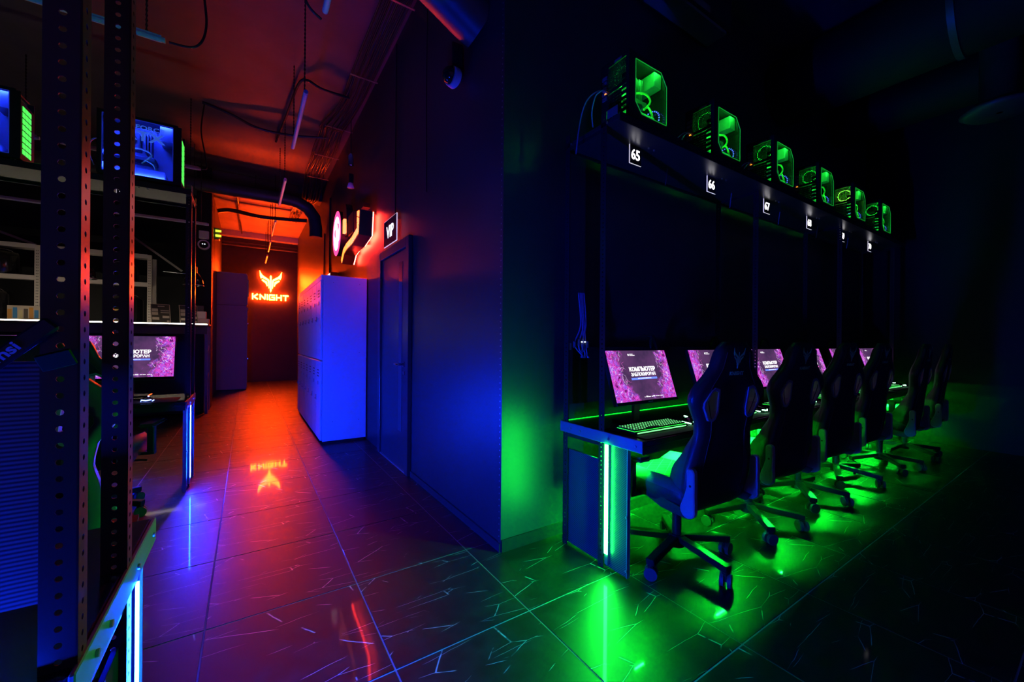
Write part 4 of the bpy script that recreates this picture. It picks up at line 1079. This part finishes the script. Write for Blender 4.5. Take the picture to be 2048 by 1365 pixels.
spots = [((2.01, 1.37), -4, 'black gaming chair nearest of the right row'),
         ((2.815, 1.385), -5, 'black gaming chair second of the right row'),
         ((3.60, 1.40), -5, 'black gaming chair third of the right row'),
         ((4.385, 1.41), -4, 'black gaming chair fourth of the right row'),
         ((5.20, 1.32), 1, 'black gaming chair second from the dark end wall'),
         ((5.96, 1.31), 4, 'black gaming chair last beside the dark end wall'),
         ((-.63, 1.72), 186, 'gaming chair with pale side bolsters behind the left foreground posts'),
         ((-1.5, 1.8), 175, 'gaming chair at the left picture edge behind the film board'),
         ((-.87, 3.76), -8, 'gaming chair with blue lit armrest facing the desk behind the left posts')]
for k, ((x, y), a, lab) in enumerate(spots):
    o = chair if k == 0 else copy_tree(chair)
    o.location = (x, y, 0); o.rotation_euler = (0, 0, R(a))
    tag(o, lab, 'chair', 'gaming chairs at the right desks' if k < 6 else 'gaming chairs at the left desks')
    if True:   # each base stands turned its own way
        da = R([29, 34, 24, 8, 30, -25, 15, 40, 5][k]-(a if k < 6 else 0))
        for ch in kids(o):
            if ch.name.startswith('base_leg'): ch.rotation_euler.z += da

# ------------------------------------------------------------------ the bar
br = thing('bar_counter', 'high dark bar counter with a warm white light strip under its top edge', 'counter', (-.52, 8.0, 0))
G().box(-3.9, 0, 0, .6, 1.40, 1.43).build('counter_top', mat('dark counter laminate', (.05, .045, .04), .3), br, .004)
G().box(-3.9, -.02, .03, .05, 1.27, 1.39).build('fascia', mat('olive grey fascia', (.16, .17, .13), .5), br)
c = G().box(-3.9, -.01, -.014, .0, 1.405, 1.418).build('led_channel', M_alu, br)
G().box(-3.88, -.015, -.012, -.002, 1.418, 1.434).build('led_strip', M_bar, c)
G().box(-3.9, -.06, .12, .14, .02, 1.27).build('front_panel', M_black, br)
for y in (.06, .52):
    G().box(-.05, -.01, y, y+.05, 0, 1.40).build('end_post', M_flange, br)
g = G()
for k in range(50): g.box(-.032, -.028, .058, .06, .06+.024*k, .068+.024*k)
stuff(g.build('post_slots', M_zinc, br))
for z in (.5, .95): G().bar((-.03, .11, z), (-.03, .52, z+.12), .02, .03).build('brace', M_alu, br)
G().box(-.1, -.08, .14, .58, .02, 1.38).build('end_panel', M_greypl, br)
G().box(-3.9, -.06, .14, .58, .02, .06).build('plinth', M_black, br)
wk = G().box(-3.8, -.12, .575, .59, 1.36, 1.40).build('added_light_channel', M_alu, br)
G().box(-3.7, -.3, .59, .595, 1.365, 1.395).build('added_shelf_light', mat('warm added shelf light', (.8, .8, .8), .4, emit=WARM, es=25), wk)  # hidden strip added to brighten the shelf rack behind the bar

sh = thing('shelf_rack', 'cream steel shelf rack with slotted uprights behind the bar', 'shelves', (-1.47, 9.55, 0))
for x in (0, -1.35, -2.7):
    for y in (0, .45):
        p = G().box(x-.03, x+.03, y, y+.04, 0, 2.68).build('upright', M_cream, sh, .002)
        if y == 0:
            g = G()
            for k in range(44): g.box(x-.012, x-.004, -.001, .0, .6+.046*k, .615+.046*k); g.box(x+.006, x+.014, -.001, 0, .6+.046*k, .615+.046*k)
            stuff(g.build('upright_slots', M_black, p))
for z in (1.38, 2.12, 2.62):
    for b in (0, 1):
        x1 = -b*1.35-.03; G().box(x1, x1-1.29, .005, .03, z, z+.07).build('shelf_beam', M_cream, sh, .002)
        G().box(x1, x1-1.29, .03, .45, z+.03, z+.045).build('shelf_board', M_cream, sh)
for (a, b) in (((-.35, .47, 3.1), (.4, .47, 2.5)), ((-2.6, .47, 3.2), (-1.5, .47, 2.75))):
    G().bar(a, b, .02, .035).build('brace', M_cream, sh)
def tub(lab, x, y, z, r, h):
    t = thing('black_tub', lab, 'tub', (x, y, z), group='tubs on the bar shelves')
    G().lathe([(.0, 0), (r*.92, 0), (r, .04), (r, h-.05), (r*.9, h), (0, h)], n=24).build('body', M_blackg, t)
    G().tube([(r*.7*cos(a_), -r*.2, h+.05*sin(a_)) for a_ in [pi*k/10 for k in range(11)]], .008, 6).build('handle', M_chrome, t)
tub('glossy black tub on the middle bar shelf beside the slotted upright', -1.85, 9.78, 2.165, .2, .33)
tub('glossy black tub on the middle bar shelf at the left edge', -3.3, 9.78, 2.165, .24, .38)
tub('glossy black tub on the lower bar shelf near the pendant lamp', -1.8, 9.78, 1.425, .22, .5)
tub('glossy black tub on the lower bar shelf at the left edge', -3.4, 9.78, 1.425, .24, .5)
hose('chrome rail running behind the bar beside the dark pillar', [(-1.25, 9.3, 2.38), (-.95, 9.3, 2.37), (-.66, 9.3, 2.36)], .012, M_chrome, 'chrome_rail', 'rail', None)
bs_ = thing('bar_screen', 'grey screen back standing on the bar beside the pillar', 'monitor', (-.78, 8.5, 1.43))
G().box(-.16, .16, 0, .02, .04, .32).build('screen_back', M_greypl, bs_, .004); G().box(-.05, .05, -.03, .06, 0, .04).build('foot', M_black, bs_)
def card(x, lab):
    t = thing('menu_card', lab, 'menu', (x, 8.12, 1.43), group='menu cards on the bar')
    T = R(-24); m1 = mat('card frame', (.55, .45, .32), .5); m2 = mat('card print dark', (.05, .045, .035), .5); m3 = mat('card print pale', (.5, .42, .32), .5)
    f = G().box(-.115, .115, 0, .006, 0, .33).build('frame', m1, t, .001, rot=(T, 0, R(14)))
    G().box(-.107, .107, -.001, 0, .008, .322).build('print', m2, f)
    for (a, b, c_, d) in ((-.1, -.03, .2, .25), (-.1, -.03, .14, .19), (-.1, -.02, .06, .1), (.0, .1, .21, .225), (.0, .1, .175, .19), (.02, .1, .09, .13), (-.03, .05, .285, .3), (.07, .1, .02, .05)):
        G().box(a, b, -.0016, -.001, c_, d).build('print_block', m3, f)
    G().box(-.1, .1, .04, .16, 0, .01).build('card_foot', m1, t)
card(-1.11, 'framed menu card leaning on the bar between two posts, fully seen')
card(-.77, 'framed menu card on the bar half hidden by the blue desk post')
def snack(x, lab, cols, w_, h):
    t = thing('snack_box', lab, 'box', (x, 8.2, 1.43), group='boxes on the bar')
    b = G().prism([(0, 0), (.18, 0), (.18, h*.5), (0, h)], lambda a, b_, d: (d, a, b_), -w_/2, w_/2)
    b.build('carton', mat(cols[0], *[(.6, .5, .38) if 'pale' in cols[0] else (.6, .42, .1)]), t, .003)
    rnd = random.Random(len(lab))
    for k in range(7):
        xx = -w_/2+w_*k/7
        G().box(xx+.004, xx+w_/7-.006, -.002, 0, .02+.01*(k % 2), h*rnd.uniform(.5, .9)).build('print_stripe', mat('stripe%d' % (k % 4), ((.65, .3, .05), (.05, .25, .5), (.7, .6, .3), (.1, .08, .06))[k % 4]), t)
snack(-1.62, 'yellow and blue printed snack carton on the bar beside the second post', ('yellow carton',), .3, .2)
snack(-2.52, 'pale printed carton on the bar left of the thick post', ('pale carton',), .34, .2)
bx1 = tag(G().box(-.09, .09, -.08, .08, 0, .09).build('tray_box', mat('dusty pink card', (.5, .26, .28), .5), bevel=.004, loc=(-.62, 8.28, 1.43)), 'small dusty pink box on the right end of the bar', 'box')
bx2 = tag(G().box(-.06, .06, -.06, .06, 0, .12).build('pink_box', mat('pale pink card', (.55, .36, .38), .5), bevel=.004, loc=(-.63, 8.28, 1.52)), 'pale pink box on top of the dusty pink box on the bar', 'box')
bl = thing('tea_pot', 'small round black pot on the bar behind the pink boxes', 'pot', (-.72, 8.42, 1.43))
G().lathe([(0, 0), (.05, 0), (.075, .05), (.06, .11), (.02, .13), (.02, .15), (0, .155)], n=18).build('pot', M_blackg, bl)
G().tube([(.07, 0, .06), (.11, 0, .1)], [.015, .009], 8).build('spout', M_blackg, bl)
def pendant(x, lab):
    t = thing('pendant_lamp', lab, 'lamp', (x, 7.75, 2.0), group='pendant lamps over the bar')
    G().lathe([(.035, .2), (.07, .18), (.11, .1), (.125, .0), (.12, .0), (.105, .1), (.06, .17), (.03, .19)], n=24).build('shade', M_blackg, t)
    G().cyl((0, 0, .2), (0, 0, .29), .045, 16).build('socket', M_brass, t)
    G().cyl((0, 0, .29), (0, 0, CZ-2.0), .004, 6).build('cord', M_cable, t)
    G().lathe([(.126, .0), (.128, .008), (.124, .012)], n=24).build('rim', M_alu, t)
pendant(-1.86, 'black bell pendant lamp with brass socket left of the second foreground post')
pendant(-.69, 'black bell pendant lamp half hidden behind the blue desk post')
